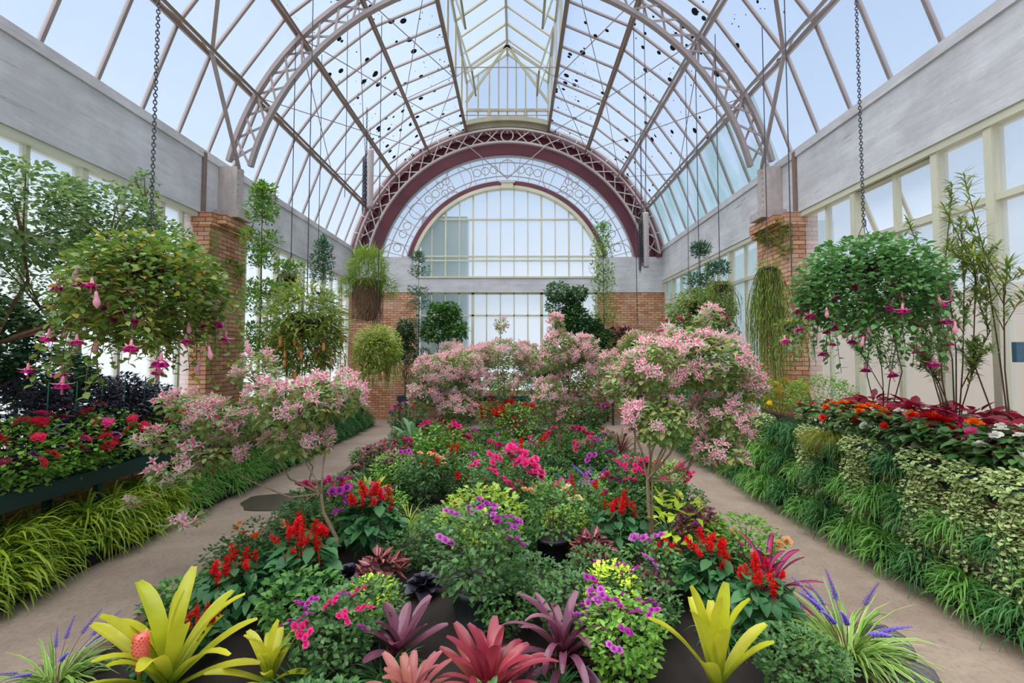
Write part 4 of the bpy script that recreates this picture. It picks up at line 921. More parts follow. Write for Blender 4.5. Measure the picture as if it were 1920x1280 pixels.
# low filler bushes of the bed
rg = np.random.default_rng(5); used = [tuple(atz(b[3], b[4], b[5])[:2]) for b in B]
fill = [(rb('f1', None, 0, n=700, h=.40, r=.29), 'low dark green leafy bush without flowers, filling the bed'), (bush('f2', 'green', None, 0, n=420, h=.40, r=.29, L=.06, w_=.036, prof=OVATE, core=150), 'low mid-green broad-leaved bush without flowers, filling the bed'), (tuft('f3', 'dgr', 110, .32, .011, 1.5, .3, 1.7), 'dark green grassy clump without flowers, filling the bed')]
ffl = [(rb('g1', [PK], 5, h=.42, n=400), 'low bush dotted with pink blooms, far part of the bed'), (rb('g2', [RD], 5, h=.42, n=400), 'low bush dotted with red blooms, far part of the bed'), (rb('g3', [V], 5, h=.42, n=400), 'low bush dotted with violet blooms, far part of the bed')]
for j in range(16):
    for i in range(10):
        x = -2.35 + i * .52 + (.26 if j % 2 else 0) + rg.uniform(-.08, .08); y = 2.3 + j * .60 + rg.uniform(-.1, .1)
        if x > 2.4 or (y > 11.5 and abs(x) > 2.0): continue
        if any((x - u) ** 2 + (y - v) ** 2 < (.08 + .20 * d_) ** 2 and (y < 4.6 or (x - u) ** 2 + (y - v) ** 2 < .06) for u, v, d_ in USED): continue
        if (x - .286) * F / y > 40 and (x - .286) * F / y < 100 and 3.6 < y < 4.7: continue
        if y > 5.8 and rg.uniform() < .4: r_, lb = ffl[rg.integers(3)]; nm, ct, gp = 'rose_bush', 'rose bush', lb.split(',')[0] + 's'
        else: q = int(rg.choice([0, 0, 1, 2])); r_, lb = fill[q]; nm = ['green_shrub', 'green_shrub', 'grass_clump'][q]; ct = ['shrub', 'shrub', 'grass'][q]; gp = lb.replace('bush ', 'bushes ').replace('clump ', 'clumps ')
        r_.place(nm, (x, y, .07), rg.uniform(0, 6), rg.uniform(.85, 1.1), lb, ct, gp)

# ------------------------------------------------------------ path edges
yel, spi, dg = edging('ed_y', 'yel', 330, .34, .017), edging('ed_s', 'spid', 320, .28, .013), edging('ed_d', 'dgr', 330, .24, .010)
frs = bush('parsley', 'fresh', None, 0, n=420, h=.35, r=.2, L=.03, w_=.026)
for i in range(30):
    y = 2.35 + i * .39; 
    for k_, (xo, sc, zz) in enumerate(((-4.12, 1.0, .07), (-4.30, 1.25, .12), (-4.48, 1.2, .12))):
        if k_ == 2 and i % 2: continue
        if y < 5.9: r_, lb, gp = yel, 'yellow-green strap-leaved clump edging the left path, near half', 'yellow-green edging clumps'
        elif y < 9: r_, lb, gp = spi, 'bright green blade-leaved clump edging the middle of the left path', 'bright edging clumps'
        else: r_, lb, gp = dg, 'dark fine-leaved clump edging the far end of the left path', 'dark edging clumps'
        if i == 6 and k_ == 0: r_, lb, gp = frs, 'small-leaved bright green herb clump between the yellow-green blades', None
        r_.place('edging_plant', (xo + rg.uniform(-.05, .05), y + rg.uniform(-.08, .08) + .18 * k_, zz), rg.uniform(0, 6), sc * rg.uniform(.85, 1.15) * (1.0 if y < 5 else .95), lb, 'plant', gp)
hangs = edging('ed_h', 'spid', 300, .30, .014, dr=2.3); hangd = edging('ed_hd', 'dgr', 320, .26, .012, dr=2.3)
ivy = trailing('ivy', 'ivy', 48, (.25, .78), (.04, .20), .030, .030, [.8, 1.0, .15], .015, (PI * .55, PI * 1.45), .05, ball=(.16, .26, .12, .05), nball=420)
for i in range(27):
    y = 2.6 + i * .42
    hangs_ = (hangd, hangs)[(i * 7 % 5) < 3]
    hangs_.place('edging_plant', (4.02 + rg.uniform(-.04, .04), y, .08), rg.uniform(0, 6), rg.uniform(.85, 1.1), 'green fountain-like blade clump edging the right path', 'plant', 'green edging clumps of the right path')
    hangs_.place('hanging_grass', (4.10, y + .2, .50), rg.uniform(0, 6), rg.uniform(.85, 1.05), 'tufted green plant growing halfway up the right bench front', 'plant', 'tufted plants on the right bench front')
    if i in (2, 3, 4, 6, 8, 11, 13): ivy.place('variegated_ivy', (4.14, y + .05, 1.06), 0, rg.uniform(1.0, 1.25), 'cream-variegated ivy trailing over the front of the right bench', 'ivy', 'variegated ivy over the right bench')
    else: hangd.place('hanging_grass', (4.16, y, .88), rg.uniform(0, 6), rg.uniform(.8, .95), 'dark blade-leaved plant hanging from the right bench lip', 'plant', 'blade plants on the right bench lip')
for px, py, lb in ((1560, 800, 'yellow-green hair-like tuft on the right bench, further from the window frame'), (1632, 805, 'wider yellow-green hair-like tuft with brown tips on the right bench')):
    x, y, z = atz(px, py, 1.22); tuft('hair', 'moss', 900, .36, .003, 1.5, .9, 2.9, prof=[1, 1, .8, .5, .2], base=.06).place('hair_grass', (4.2, y, 1.05), 0, 1.0 if px < 1600 else 1.25, lb, 'grass')

# ------------------------------------------------------------ left bench plants
ptu = lambda k, fl, nf=18, lf='fresh', **kw: bush('pt_' + k, lf, fl, nf, **{**dict(n=900, h=.58, r=.33, zc=.48, L=.042, w_=.036, prof=SMALL, fname='flower', fhi=-.25, fsc=1.35), **kw})
PU, GP, GRc, GY = f_petunia('purple'), f_umbel('pink'), f_umbel('crim'), f_umbel('yellow')
Lb = [(60, 810, 'geranium with pink flower heads on the left bench, nearest the picture edge', ptu('a', [GP, GRc], 22)), (130, 800, 'geranium and purple petunia mix on the left bench', ptu('b', [GP, PU, GRc], 24)), (190, 838, 'geranium with bright crimson heads above the green bench board', ptu('c', [GRc, GRc, PU], 26)),
      (20, 870, 'leafy geranium with few flowers spilling over the left bench', ptu('d', [GRc], 5)), (300, 800, 'petunia mix of crimson and violet left of the bent fuchsia crown', ptu('e', [GRc, PU], 22)), (345, 760, 'bush with purple petunias below the hanging basket', ptu('f', [PU, GP], 18))]
for px, py, lb, r_ in Lb:
    x = -4.42; y = (x - CX) * F / (px - PX0); r_.place('geranium', (x, y, ZL), px, 1.2, lb, 'geranium')
for i, (px, py, s, lb) in enumerate([(45, 725, 1.2, 'near-black leafy shrub at the left edge, behind the geraniums'), (150, 735, 1.2, 'near-black leafy shrub below the left tree, second along'), (235, 745, 1.15, 'near-black leafy shrub supported by green stakes'), (235, 800, 1.0, 'near-black shrub in front of the staked one, above the bench board'), (290, 720, 1.0, 'near-black shrub under the large left hanging basket')]):
    x = -4.72 if i != 3 else -4.6; y = (x - CX) * F / (px - PX0); bush('darksh', 'dark', None, 0, n=2600, h=.90, r=.36, L=.055, w_=.034, prof=SMALL, zc=.5).place('dark_shrub', (x, y, ZL), i, s, lb, 'shrub')
for i, (px, py) in enumerate(((245, 745), (222, 730), (105, 715), (132, 712), (275, 745))):
    x, y, z = aty(px, py, 4.6 + .3 * i); m = MB(); m.tube([(0, 0, 0), (.02, 0, 1.0)], .006, 5); o = m.build('plant_stake', M['green_s'] if 'green_s' in M else M['pot_g']); o.location = (-4.4, y, ZL); tag(o, 'thin green plant stake standing among the near-black shrubs', 'stake', 'green plant stakes on the left bench')
MX = [(6.6, 'a', [GRc, GY], 'yellow and crimson flowers'), (7.3, 'b2', [GRc, PU, GP], 'crimson and purple flowers'), (8.0, 'c2', [GY, GP], 'yellow and pink flowers'), (8.8, 'd2', [GP, PU], 'pink and purple flowers'), (9.7, 'e2', [GRc, OR_], 'crimson and orange flowers'), (10.6, 'f2', [GP], 'rosy pink flowers'), (11.6, 'g2', [GRc, GP], 'red and pink flowers'), (12.6, 'h2', [PU], 'violet flowers')]
for j, (y, k_, fl, tx) in enumerate(MX):
    ptu(k_ + 'x', fl, 14, 'green', h=.5, r=.38).place('bedding_plant', (-4.53, y, ZL), j, 1.0, 'low mound of %s on the left bench, %s from the near end' % (tx, ['first', 'second', 'third', 'fourth', 'fifth', 'sixth', 'seventh', 'eighth'][j]), 'plant')
# ------------------------------------------------------------ right bench plants
cole = bush('coleR', 'cole', None, 0, n=130, h=.52, r=.30, L=.15, w_=.085, prof=OVATE, el=(-.3, .5), zc=.7)
for j, (px, py, lb) in enumerate([(1610, 725, 'burgundy-leaved coleus below the right hanging basket'), (1690, 715, 'burgundy-leaved coleus at the foot of the white window post'), (1800, 705, 'burgundy-leaved coleus between the two window posts'), (1880, 745, 'burgundy-leaved coleus at the right edge')]):
    x, y, z = aty(px, py, [5.7, 5.1, 4.55, 3.9][j]); cole.place('burgundy_coleus', (4.72, y, ZR), j * 2, 1.05, lb, 'coleus')
beg = lambda k, fl, nf=6: bush('bg_' + k, 'begl', fl, nf, n=150, h=.44, r=.24, L=.095, w_=.075, prof=HEART, el=(-.6, .3), fname='flower', fhi=.0, fsc=1.5)
Rb = [(1580, 770, 'begonia with orange-red blooms beside the hair-like tuft', [OD, OR_]), (1625, 760, 'begonia with orange blooms above the wider hair-like tuft', [OR_]), (1665, 768, 'white-flowered begonia between two orange ones', [WH, WH]), (1712, 775, 'begonia with apricot-orange blooms mid-bench', [OR_, OD]),
      (1755, 790, 'begonia with one large pink bloom over the ivy', [f_rose('pink', .045)]), (1765, 735, 'begonia with pale pink hanging blooms under the magenta basket flowers', [f_rosec('rose', 3), f_rosec('white', 3)]), (1745, 762, 'begonia with deep red blooms', [f_rose('red', .04)]),
      (1822, 782, 'begonia with the biggest apricot bloom, right part of the bench', [f_rose('orange', .055)]), (1850, 740, 'pink begonia behind the biggest apricot bloom', [f_rosec('rose', 3)]), (1890, 755, 'pink-flowered begonia at the right edge', [f_rosec('rose', 3), WH]), (1885, 820, 'white-flowered begonia at the right edge, over the bench board', [WH]), (1530, 775, 'begonia with small red blooms beside the yellow flowers', [f_rose('crim', .03)])]
for j, (px, py, lb, fl) in enumerate(Rb):
    x, y, z = atz(px, py, ZR + .25); back = py < 750
    x = 4.55 if back else 4.36; y = x and max(3.1, (x - CX) * F / (px - PX0)); beg(str(j), fl, 10 if j not in (7, 4) else 4).place('begonia', (x, y, ZR), j, 1.05, lb, 'begonia')
yb = bush('yelb', 'lim2', [GY], 22, n=1500, h=.7, r=.42, L=.036, w_=.026, fname='flower', fhi=-.4, fsc=1.2)
yb.place('yellow_flower_bush', (4.5, 7.35, ZR), 0, 1.0, 'bush with bright yellow flower heads on the right bench beyond the begonias', 'bush')
yb.place('yellow_flower_bush', (4.5, 8.15, ZR), 2, 1.0, 'second yellow-flowered bush, nearer the brick pier', 'bush')
bush('gnb', 'fresh', None, 0, n=1700, h=.74, r=.44, L=.035, w_=.026).place('green_shrub', (4.66, 6.6, ZR), 1, 1.05, 'small-leaved green bush on the right bench between yellow flowers and begonias', 'shrub')
for j in range(8):
    ptu('r%d' % (j % 4), [[GP], [GRc], [GY, GP], [PU, GP]][j % 4], 10, 'green', h=.5, r=.38).place('bedding_plant', (4.52, 9.1 + j * .63, ZR), j, 1.05, 'flowering mound on the far part of the right bench, %s beyond the brick pier' % ['first', 'second', 'third', 'fourth', 'fifth', 'sixth', 'seventh', 'eighth'][j], 'plant')
# ------------------------------------------------------------ back bench
for j, (x, k_, lb) in enumerate([(-2.9, 0, 'green clump at the left end of the back bench'), (-2.0, 1, 'flowering clump left of centre on the back bench'), (-1.1, 0, 'green clump just left of the back bench centre'), (-.2, 1, 'flowering clump at the back bench centre'), (.8, 0, 'green clump right of the back bench centre'), (1.8, 1, 'flowering clump on the right of the back bench'), (2.8, 0, 'green clump at the right end of the back bench')]):
    (ptu('bk', [GP, GRc], 8) if k_ else bush('bkg', 'green', None, 0, n=700, h=.6, r=.34, L=.05, w_=.03)).place('bench_plant', (x, 14.4, ZK), j, 1.1, lb, 'plant')
# ------------------------------------------------------------ standard fuchsias
st = [f_star(0), f_star(1), f_star(2)]
def blob(px, py, Y, rx, rz, ry=None): x, y, z = aty(px, py, Y); return (x, y, z, rx, ry or rx, rz)
def base(px, py): x, y, _ = atz(px, py, .07); return (x, y, .07)
b = base(622, 1072); Yb = b[1]
tree('standard_fuchsia', b, aty(602, 925, Yb), [blob(545, 760, Yb, .42, .26), blob(430, 790, Yb + .2, .34, .20), blob(620, 745, Yb + .3, .34, .24), blob(480, 700, Yb + .5, .20, .22) + (0,), blob(400, 850, Yb, .30, .14), blob(330, 890, Yb - .3, .22, .09) + (4,), blob(295, 825, Yb - .1, .20, .10) + (1,), blob(560, 830, Yb + .1, .34, .14), blob(250, 945, Yb - .5, .08, .05) + (5,), blob(345, 975, Yb - .4, .14, .05) + (4,), blob(350, 760, Yb + .2, .24, .12) + (1,)],
     'fuch', 3000, .075, .048, OVATE, 'wide lopsided fuchsia tree with pink-white flowers, bent trunk leaning over the left path', 'fuchsia', None, 'bark_l', .017, st, 99, 1.15, 3, -.25, extra=50, trunk_pts=[aty(632, 1010, Yb), aty(606, 960, Yb)], twigs=7)
b = base(1218, 1048); Yb = b[1]
tree('standard_fuchsia', b, aty(1214, 900, Yb), [blob(1230, 690, Yb, .36, .30), blob(1330, 680, Yb, .38, .28), blob(1240, 790, Yb - .2, .30, .24), blob(1350, 790, Yb, .30, .26), blob(1400, 720, Yb + .1, .22, .18), blob(1290, 640, Yb + .3, .30, .16), blob(1170, 720, Yb + .2, .20, .24), blob(1350, 850, Yb - .2, .20, .14), blob(1330, 600, Yb + .2, .12, .12)],
     'fuch', 4200, .075, .052, OVATE, 'large branching fuchsia tree tied to a cane, full of pink-white flowers, right of centre', 'fuchsia', None, 'bark_l', .020, st, 100, 1.2, 7, -.5, extra=110, stake=True, twigs=8)
for px, py, blobs, n, nf, sd, lb, sk in [
    (853, 880, [(822, 700, .0, .42, .34), (870, 690, .1, .34, .34), (800, 740, -.1, .30, .30), (850, 760, 0, .36, .26), (880, 730, .1, .25, .3)], 1500, 90, 11, 'standard fuchsia left of centre with a forked dark trunk and pale pink flowers', False),
    (942, 826, [(942, 665, .0, .6, .36), (890, 680, .2, .45, .34), (1000, 680, .1, .45, .34), (945, 715, -.2, .5, .22), (940, 610, 0, .14, .2)], 1900, 95, 12, 'standard fuchsia at the very centre with straight trunk and domed blush-pink crown', False),
    (1047, 885, [(1050, 660, .0, .32, .36), (1045, 620, .1, .14, .26), (1085, 700, .1, .32, .36), (1030, 740, -.1, .26, .30), (1095, 660, .1, .26, .3), (1060, 770, 0, .24, .22)], 1500, 90, 13, 'standard fuchsia right of centre on a thin caned trunk, tallest pale spray', True),
    (1190, 850, [(1150, 690, .0, .40, .34), (1200, 650, .2, .40, .30), (1120, 730, .0, .32, .34), (1190, 740, -.1, .36, .34)], 1300, 80, 14, 'standard fuchsia behind the large branching one, pink flowers', False),
    (905, 800, [(870, 700, 0, .45, .4), (905, 670, 0, .5, .35), (850, 660, .2, .4, .3)], 1000, 60, 15, 'standard fuchsia behind the centre one, to its left', False),
    (1003, 795, [(1010, 700, 0, .5, .4), (1040, 680, .1, .5, .35), (985, 660, .2, .4, .3)], 1000, 60, 16, 'standard fuchsia behind the centre one, to its right', False)]:
    b = base(px, py); Yb = b[1]; bl = [blob(q[0], q[1], Yb + q[2], q[3], q[4]) for q in blobs]; n = int(n * 2.6)
    tree('standard_fuchsia', b, aty(px, 775 if sd not in (15, 16) else 740, Yb), bl, 'fuch', n, .066, .042, OVATE, lb, 'fuchsia', None, 'bark_l' if sd != 11 else 'bark_d', .022 if sd == 12 else .016, st, 100, 1.4, sd, -.35, extra=60, stake=sk, twigs=6)
# ------------------------------------------------------------ trees along the left
x0 = -4.75
tree('broadleaf_tree', (-4.72, 4.35, ZL), (-4.62, 4.3, 2.25), [(-4.75, 3.6, 3.1, .42, .6, .6), (-4.6, 4.5, 3.55, .5, .8, .55), (-4.55, 5.4, 3.75, .5, .7, .45), (-4.6, 3.7, 2.5, .4, .55, .5), (-4.7, 4.8, 2.9, .45, .7, .55), (-4.55, 6.1, 3.6, .45, .6, .4), (-4.6, 5.8, 2.8, .4, .6, .45), (-4.55, 5.9, 4.3, .12, .16, .26), (-4.75, 3.4, 3.9, .35, .5, .5)],
     'tree', 15000, .062, .044, OVATE, 'spreading small-leaved tree filling the left windows, brown forked trunk', 'tree', None, 'bark', .032, seed=21, twigs=9)
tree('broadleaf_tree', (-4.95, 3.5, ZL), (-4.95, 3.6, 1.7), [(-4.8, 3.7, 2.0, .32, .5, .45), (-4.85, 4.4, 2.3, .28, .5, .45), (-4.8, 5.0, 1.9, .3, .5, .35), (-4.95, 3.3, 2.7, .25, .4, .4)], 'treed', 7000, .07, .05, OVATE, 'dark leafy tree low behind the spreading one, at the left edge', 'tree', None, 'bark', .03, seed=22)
def tiered(name, x, y, z0, H, R, nt, leaf, n, label, seed, L=.05, top=.1, group=None):
    nt = int(nt * 1.4); rg = np.random.default_rng(seed); r = empty(name, (x, y, z0), 0, label, 'tree', group)
    m = MB(); m.tube([(0, 0, 0), (.02, .01, H * .5), (0, 0, H)], [.018, .013, .005], 6); m.build('trunk', M['bark'], r, True)
    mb = MB(); ml = MB()
    for t in range(nt):
        z = H * (.28 + .68 * (t + rg.uniform(-.3, .3)) / max(1, nt - 1)); rr = rg.uniform(.7, 1.2) * R * (1 - .55 * t / nt) + .04; k = 6
        for i in range(k):
            a = i * 2 * PI / k + t * .7 + rg.uniform(-.2, .2); q = rr * rg.uniform(.6, 1.1); e_ = (q * math.cos(a), q * math.sin(a), z + q * .25)
            mb.tube([(0, 0, z - .05), e_], [.005, .003], 4); c = np.array(e_) * [.72, .72, 1] ; leafy(ml, rg, int(2.2 * n / nt / k), c, (rr * .42, rr * .42, .10 + H * .02), L * 1.7, L * .62, LANCE, (-.2, 1.0), .4)
    leafy(ml, rg, int(n * .06), (0, 0, H), (.06, .06, top), L * 1.5, L * .5, LANCE, (.2, 1.3), .3)
    mb.build('branches', M['bark'], r, True); ml.build('foliage', L_[leaf], r, True); return r
def px_tree(fn, px, pytop, Y, z0, **kw): x, y, zt = aty(px, pytop, Y); return (x, y, zt - z0)
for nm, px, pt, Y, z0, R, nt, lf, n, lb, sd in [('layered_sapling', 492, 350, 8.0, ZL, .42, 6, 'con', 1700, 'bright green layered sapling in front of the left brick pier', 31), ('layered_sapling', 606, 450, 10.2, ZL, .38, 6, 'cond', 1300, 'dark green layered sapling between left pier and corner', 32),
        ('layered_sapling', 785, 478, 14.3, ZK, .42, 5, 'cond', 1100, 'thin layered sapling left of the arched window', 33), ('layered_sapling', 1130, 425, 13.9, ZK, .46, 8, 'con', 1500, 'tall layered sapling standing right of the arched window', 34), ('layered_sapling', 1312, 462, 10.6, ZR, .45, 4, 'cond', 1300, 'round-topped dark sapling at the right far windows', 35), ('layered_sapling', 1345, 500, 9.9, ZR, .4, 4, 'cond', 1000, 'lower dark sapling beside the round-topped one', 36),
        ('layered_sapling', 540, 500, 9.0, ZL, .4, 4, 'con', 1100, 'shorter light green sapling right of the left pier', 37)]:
    x, y, h = px_tree(None, px, pt, Y, z0); x = max(-4.85, min(4.85, x)); tiered(nm, x, y, z0, h, R, nt, lf, n, lb, sd)
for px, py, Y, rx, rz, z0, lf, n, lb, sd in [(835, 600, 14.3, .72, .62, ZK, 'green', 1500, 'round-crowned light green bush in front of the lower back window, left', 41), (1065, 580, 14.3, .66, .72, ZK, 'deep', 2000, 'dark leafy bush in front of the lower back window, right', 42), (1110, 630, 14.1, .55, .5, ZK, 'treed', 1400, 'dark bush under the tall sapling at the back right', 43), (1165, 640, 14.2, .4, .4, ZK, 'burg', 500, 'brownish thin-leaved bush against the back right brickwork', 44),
        (760, 640, 14.2, .3, .6, ZK, 'treed', 500, 'dark thin climber bush against the back left brickwork', 45), (1020, 680, 14.0, .5, .4, ZK, 'green', 900, 'green bush low behind the centre fuchsia, on the right', 46)]:
    x, y, z = aty(px, py, Y); tree('leafy_bush', (x, y, z0), (x, y, z0 + .5), [(x + rx * .5 * math.cos(q * 2.4 + sd), y + .15 * math.sin(q * 3), z + rz * .75 * math.sin(q * 1.7 + sd), rx * (.42 + .10 * (q % 3)), .38, rz * (.30 + .08 * (q % 3))) for q in range(10)], lf, int(n * 2), .12, .065, OVATE, lb, 'bush', None, 'bark', .02, seed=sd)
# narrow-leaved shrub at the right edge
def ole(name, bx, by, tips, lb, leaf='ole', n=40, L=.10, w_=.02, z0=ZR, sub=4):
    rg = np.random.default_rng(51 + int(bx * 10 + by)); r = empty(name, (bx, by, z0), 0, lb, 'shrub'); m = MB(); ml = MB()
    for t in tips:
        e_ = np.array(t) - [bx, by, z0]; p = [np.zeros(3), e_ * .35 + [rg.normal(0, .05), rg.normal(0, .08), .12], e_ * .7 + [rg.normal(0, .03), rg.normal(0, .08), .08], e_]; m.tube(p, [.008, .006, .005, .003], 5)
        paths = [(p[1], p[2], p[3], .3)]
        for q in range(sub):
            f = rg.uniform(.2, 1); a = p[1] * (1 - f) + p[2] * f; b = a + [rg.normal(-.03, .10), rg.normal(0, .22), rg.uniform(.15, .4)]; c = (a + b) / 2 + [0, 0, .05]; m.tube([a, c, b], [.004, .003, .002], 4); paths.append((a, c, b, .2))
        for a, c, b, s0 in paths:
            for s_ in np.linspace(s0, 1, n // 2 if s0 < .25 else n):
                q = (a * (1 - 2 * s_) + c * 2 * s_) if s_ < .5 else (c * (2 - 2 * s_) + b * (2 * s_ - 1)); k = 2 if s_ < .85 else 5
                ribbons(ml, np.repeat(np.array(q)[None], k, 0), rg.uniform(0, 6.3, k), rg.uniform(-.4, 1.2, k), L * rg.uniform(.6, 1.1, k), w_, .3, LANCE, .15)
    m.build('branches', M['bark_d'], r, True); ml.build('foliage', L_[leaf], r, True)
ole('narrow_leaved_shrub', 4.8, 4.75, [(4.7, 5.1, 3.65), (4.75, 5.25, 3.2), (4.72, 4.9, 3.0), (4.7, 4.5, 3.5), (4.65, 5.1, 2.6), (4.75, 4.45, 2.8), (4.78, 4.65, 3.9), (4.7, 4.4, 2.3), (4.7, 4.9, 2.3)], 'tall narrow-leaved shrub with thin bare stems against the right windows')
ole('narrow_leaved_shrub', 4.85, 5.75, [(4.7, 5.9, 3.0), (4.8, 5.5, 3.2), (4.7, 5.6, 2.8), (4.65, 5.8, 2.5), (4.7, 5.35, 2.7)], 'bushy narrow-leaved shrub behind the right hanging basket', 'green', n=30)
ole('narrow_leaved_shrub', 4.75, 4.15, [(4.55, 4.5, 3.6), (4.6, 4.35, 3.9), (4.55, 4.3, 3.4)], 'yellow-green drooping narrow-leaved shrub at the right picture edge', 'nep', 34, .14, .016)

# ------------------------------------------------------------ hanging things
def chain(mb, p, q, link=.040, r=.0042, tw=1):
    p, q = Vector(p), Vector(q); d = q - p; n = max(2, int(d.length / (link * .72))); dn = d.normalized(); u = dn.orthogonal().normalized(); v = dn.cross(u)
    for i in range(n):
        c = p + d * ((i + .5) / n); a = (u, v)[i % 2]; pts = [c + dn * (link / 2 * math.sin(t)) + a * (link * .3 * math.cos(t)) for t in np.linspace(0, 2 * PI, 9)[:-1]]; mb.tube(pts, r, 4, close=True)
def roofz(x): 
    for i in range(4):
        (xa, za), (xb, zb) = nodes[i], nodes[i + 1]
        if xa <= abs(x) <= xb: return za + (zb - za) * (abs(x) - xa) / (xb - xa)
    return LZ1
def hung(recp, name, px, py, Y, s, label, cat='hanging basket', wires=True, ch='chain', rz=0, top=None):
    x, y, z = aty(px, py, Y); x = max(-4.7, min(4.7, x)); recp.place(name, (x, y, z), rz, s, label, cat)
    zt = roofz(x) - .1; m = MB(); e_ = empty('hanging_chain', (x, y, zt), 0, None, 'chain'); hook = z + (.42 if wires else .1)
    if ch == 'chain': chain(m, (0, 0, 0), (0, 0, hook - zt))
    else: m.tube([(0, 0, 0), (0, 0, hook - zt)], .008, 5)
    m.build('links', M['chain'], e_, True)
    m = MB()
    if wires:
        for i in range(3): a = i * 2.1; m.tube([(0, 0, hook - zt), (.17 * math.cos(a), .17 * math.sin(a), z - zt)], .003, 4)
    m.tube([(0, 0, hook - zt + .05), (.02, 0, hook - zt + .02), (.02, 0, hook - zt - .03), (-.01, 0, hook - zt - .04)], .005, 5); m.build('hook', M['chain'], e_)
    return e_
FD, FB = f_drop(0), f_drop(2)
bkL = trailing('bkL', 'fuchg', 80, (.25, 1.0), (.25, .68), .062, .046, OVATE, .032, (0, 2 * PI), .14, [FD, FD, FB], 60, 1.6, .16, 'bark', -.3, (.54, .54, .48, -.20), 2700, 'fuchsia_bloom', (.45, 1))
hung(bkL, 'hanging_fuchsia', 280, 500, 3.6, 1.0, 'large hanging fuchsia at the left with rounded green leaves and magenta-skirted blooms')['label'] = 'dark link chain holding the large left hanging fuchsia'
bkR = trailing('bkR', 'fuchd', 80, (.3, .95), (.3, .70), .060, .046, OVATE, .032, (0, 2 * PI), .12, [FD, FB, FD], 56, 1.5, .17, 'bark_d', -.3, (.58, .58, .44, -.16), 2900, 'fuchsia_bloom', (.35, 1))
hung(bkR, 'hanging_fuchsia', 1622, 500, 4.3, 1.05, 'large hanging fuchsia at the right with dense dark leaves and magenta blooms')['label'] = 'dark link chain holding the large right hanging fuchsia'
wp = trailing('wp', 'yelg', 80, (.4, 1.05), (.15, .5), .06, .032, LANCE, .028, (0, 2 * PI), .1, [FB], 16, 1.3, .14, 'bark_d', -.9, (.50, .50, .5, -.25), 2600, 'fuchsia_bloom')
hung(wp, 'hanging_fuchsia', 708, 630, 9.2, 1.0, 'weeping yellow-green hanging fuchsia with small pink buds, at the back left', ch='rod')['label'] = 'thin rod holding the weeping yellow-green hanging plant'
rdb = trailing('rdb', 'fuchg', 54, (.3, .85), (.25, .7), .055, .04, OVATE, .035, (0, 2 * PI), .12, [f_drop(1)], 34, 1.5, .2, 'bark_d', -.3, (.6, .6, .42, -.1), 1900, 'fuchsia_bloom')
hung(rdb, 'hanging_fuchsia', 1312, 572, 8.6, 1.05, 'hanging fuchsia with red blooms around a dark mossy basket, before the right far windows', ch='rod')['label'] = 'thin rod holding the red-flowered hanging fuchsia'
wp2 = trailing('wp2', 'fuchg', 40, (.3, .7), (.15, .5), .05, .03, LANCE, .03, (0, 2 * PI), .1, [FD], 14, 1.4, .14, 'bark_d', -.7, (.42, .42, .4, -.15), 1200, 'fuchsia_bloom')
hung(wp2, 'hanging_fuchsia', 1195, 640, 9.4, 1.0, 'hanging fuchsia with pink blooms beside the back right brickwork', ch='rod')['label'] = 'thin rod holding the pink hanging fuchsia near the back right brickwork'
nep = trailing('nep', 'nep', 70, (.1, .9), (.2, .62), .19, .034, LONG, .05, (0, 2 * PI), .16, (), 0, 1, .3, 'bark', -.4, (.62, .62, .75, -.1), 1700)
PITM = MB(); PITM.tube([(0, 0, .12), (.01, 0, .05), (.02, 0, -.02), (.0, 0, -.08)], .002, 4); PITM.lathe([(.001, -.20), (.016, -.19), (.024, -.15), (.018, -.10), (.02, -.08), (.026, -.075)], 10); PITM = PITM.mesh('pitcher', m_leaf('pitcher_skin', [G(196, 182, 74), G(206, 140, 84)], trans=.3))
if not any(p[0] == 'pitcher' for p in nep.parts):
    rg2 = np.random.default_rng(9)
    for i in range(26): a = rg2.uniform(0, 6.3); q = rg2.uniform(.3, .62); nep.put('pitcher', PITM, (q * math.cos(a), q * math.sin(a), rg2.uniform(-.75, -.1)), (0, 0, a), rg2.uniform(.9, 1.3))
hung(nep, 'pitcher_plant', 575, 600, 7.4, 1.0, 'big bushy hanging pitcher plant with yellowish pitchers, right of the left pier', 'pitcher plant', ch='rod')['label'] = 'thin rod holding the big pitcher plant'
ts = trailing('tass', 'tass', 150, (.7, 1.9), (.06, .36), .12, .009, GRASS, .03, (0, 2 * PI), .1, (), 0, 1, .13, 'bark_d', -1.4, (.16, .16, .2, .0), 260)
hung(ts, 'hanging_tassel_plant', 1440, 505, 7.3, .95, 'long green tassel plant hanging beside the right brick pier', 'hanging plant', ch='rod')['label'] = 'thin rod holding the long green tassel plant'
ts2 = trailing('tass2', 'tass', 50, (.3, .8), (.1, .4), .11, .007, GRASS, .03, (0, 2 * PI), .12, (), 0, 1, .13, 'bark_d', -1.2, (.2, .2, .12, .0), 200)
hung(ts2, 'hanging_tassel_plant', 1350, 535, 8.2, 1.0, 'short green tassel plant hanging left of the long one', 'hanging plant', ch='rod')['label'] = 'thin rod holding the short tassel plant'
hung(ts2, 'hanging_tassel_plant', 545, 520, 8.4, 1.0, 'fern-like green tassel plant hanging beside the left pier', 'hanging plant', ch='rod', rz=2)['label'] = 'thin rod holding the fern-like tassel plant at the left pier'
yf = trailing('yf', 'tass', 30, (.3, .7), (.1, .35), .06, .012, LANCE, .03, (0, 2 * PI), .1, [GY], 22, 1.3, .13, 'bark_d', -.7, (.28, .28, .1, .02), 200, 'flower', (.0, .3))
hung(yf, 'hanging_yellow_flowers', 1487, 610, 6.6, .9, 'hanging plant topped with a flat layer of yellow flowers, before the right pier', 'hanging plant', ch='rod')['label'] = 'thin rod holding the yellow-flowered hanging plant'
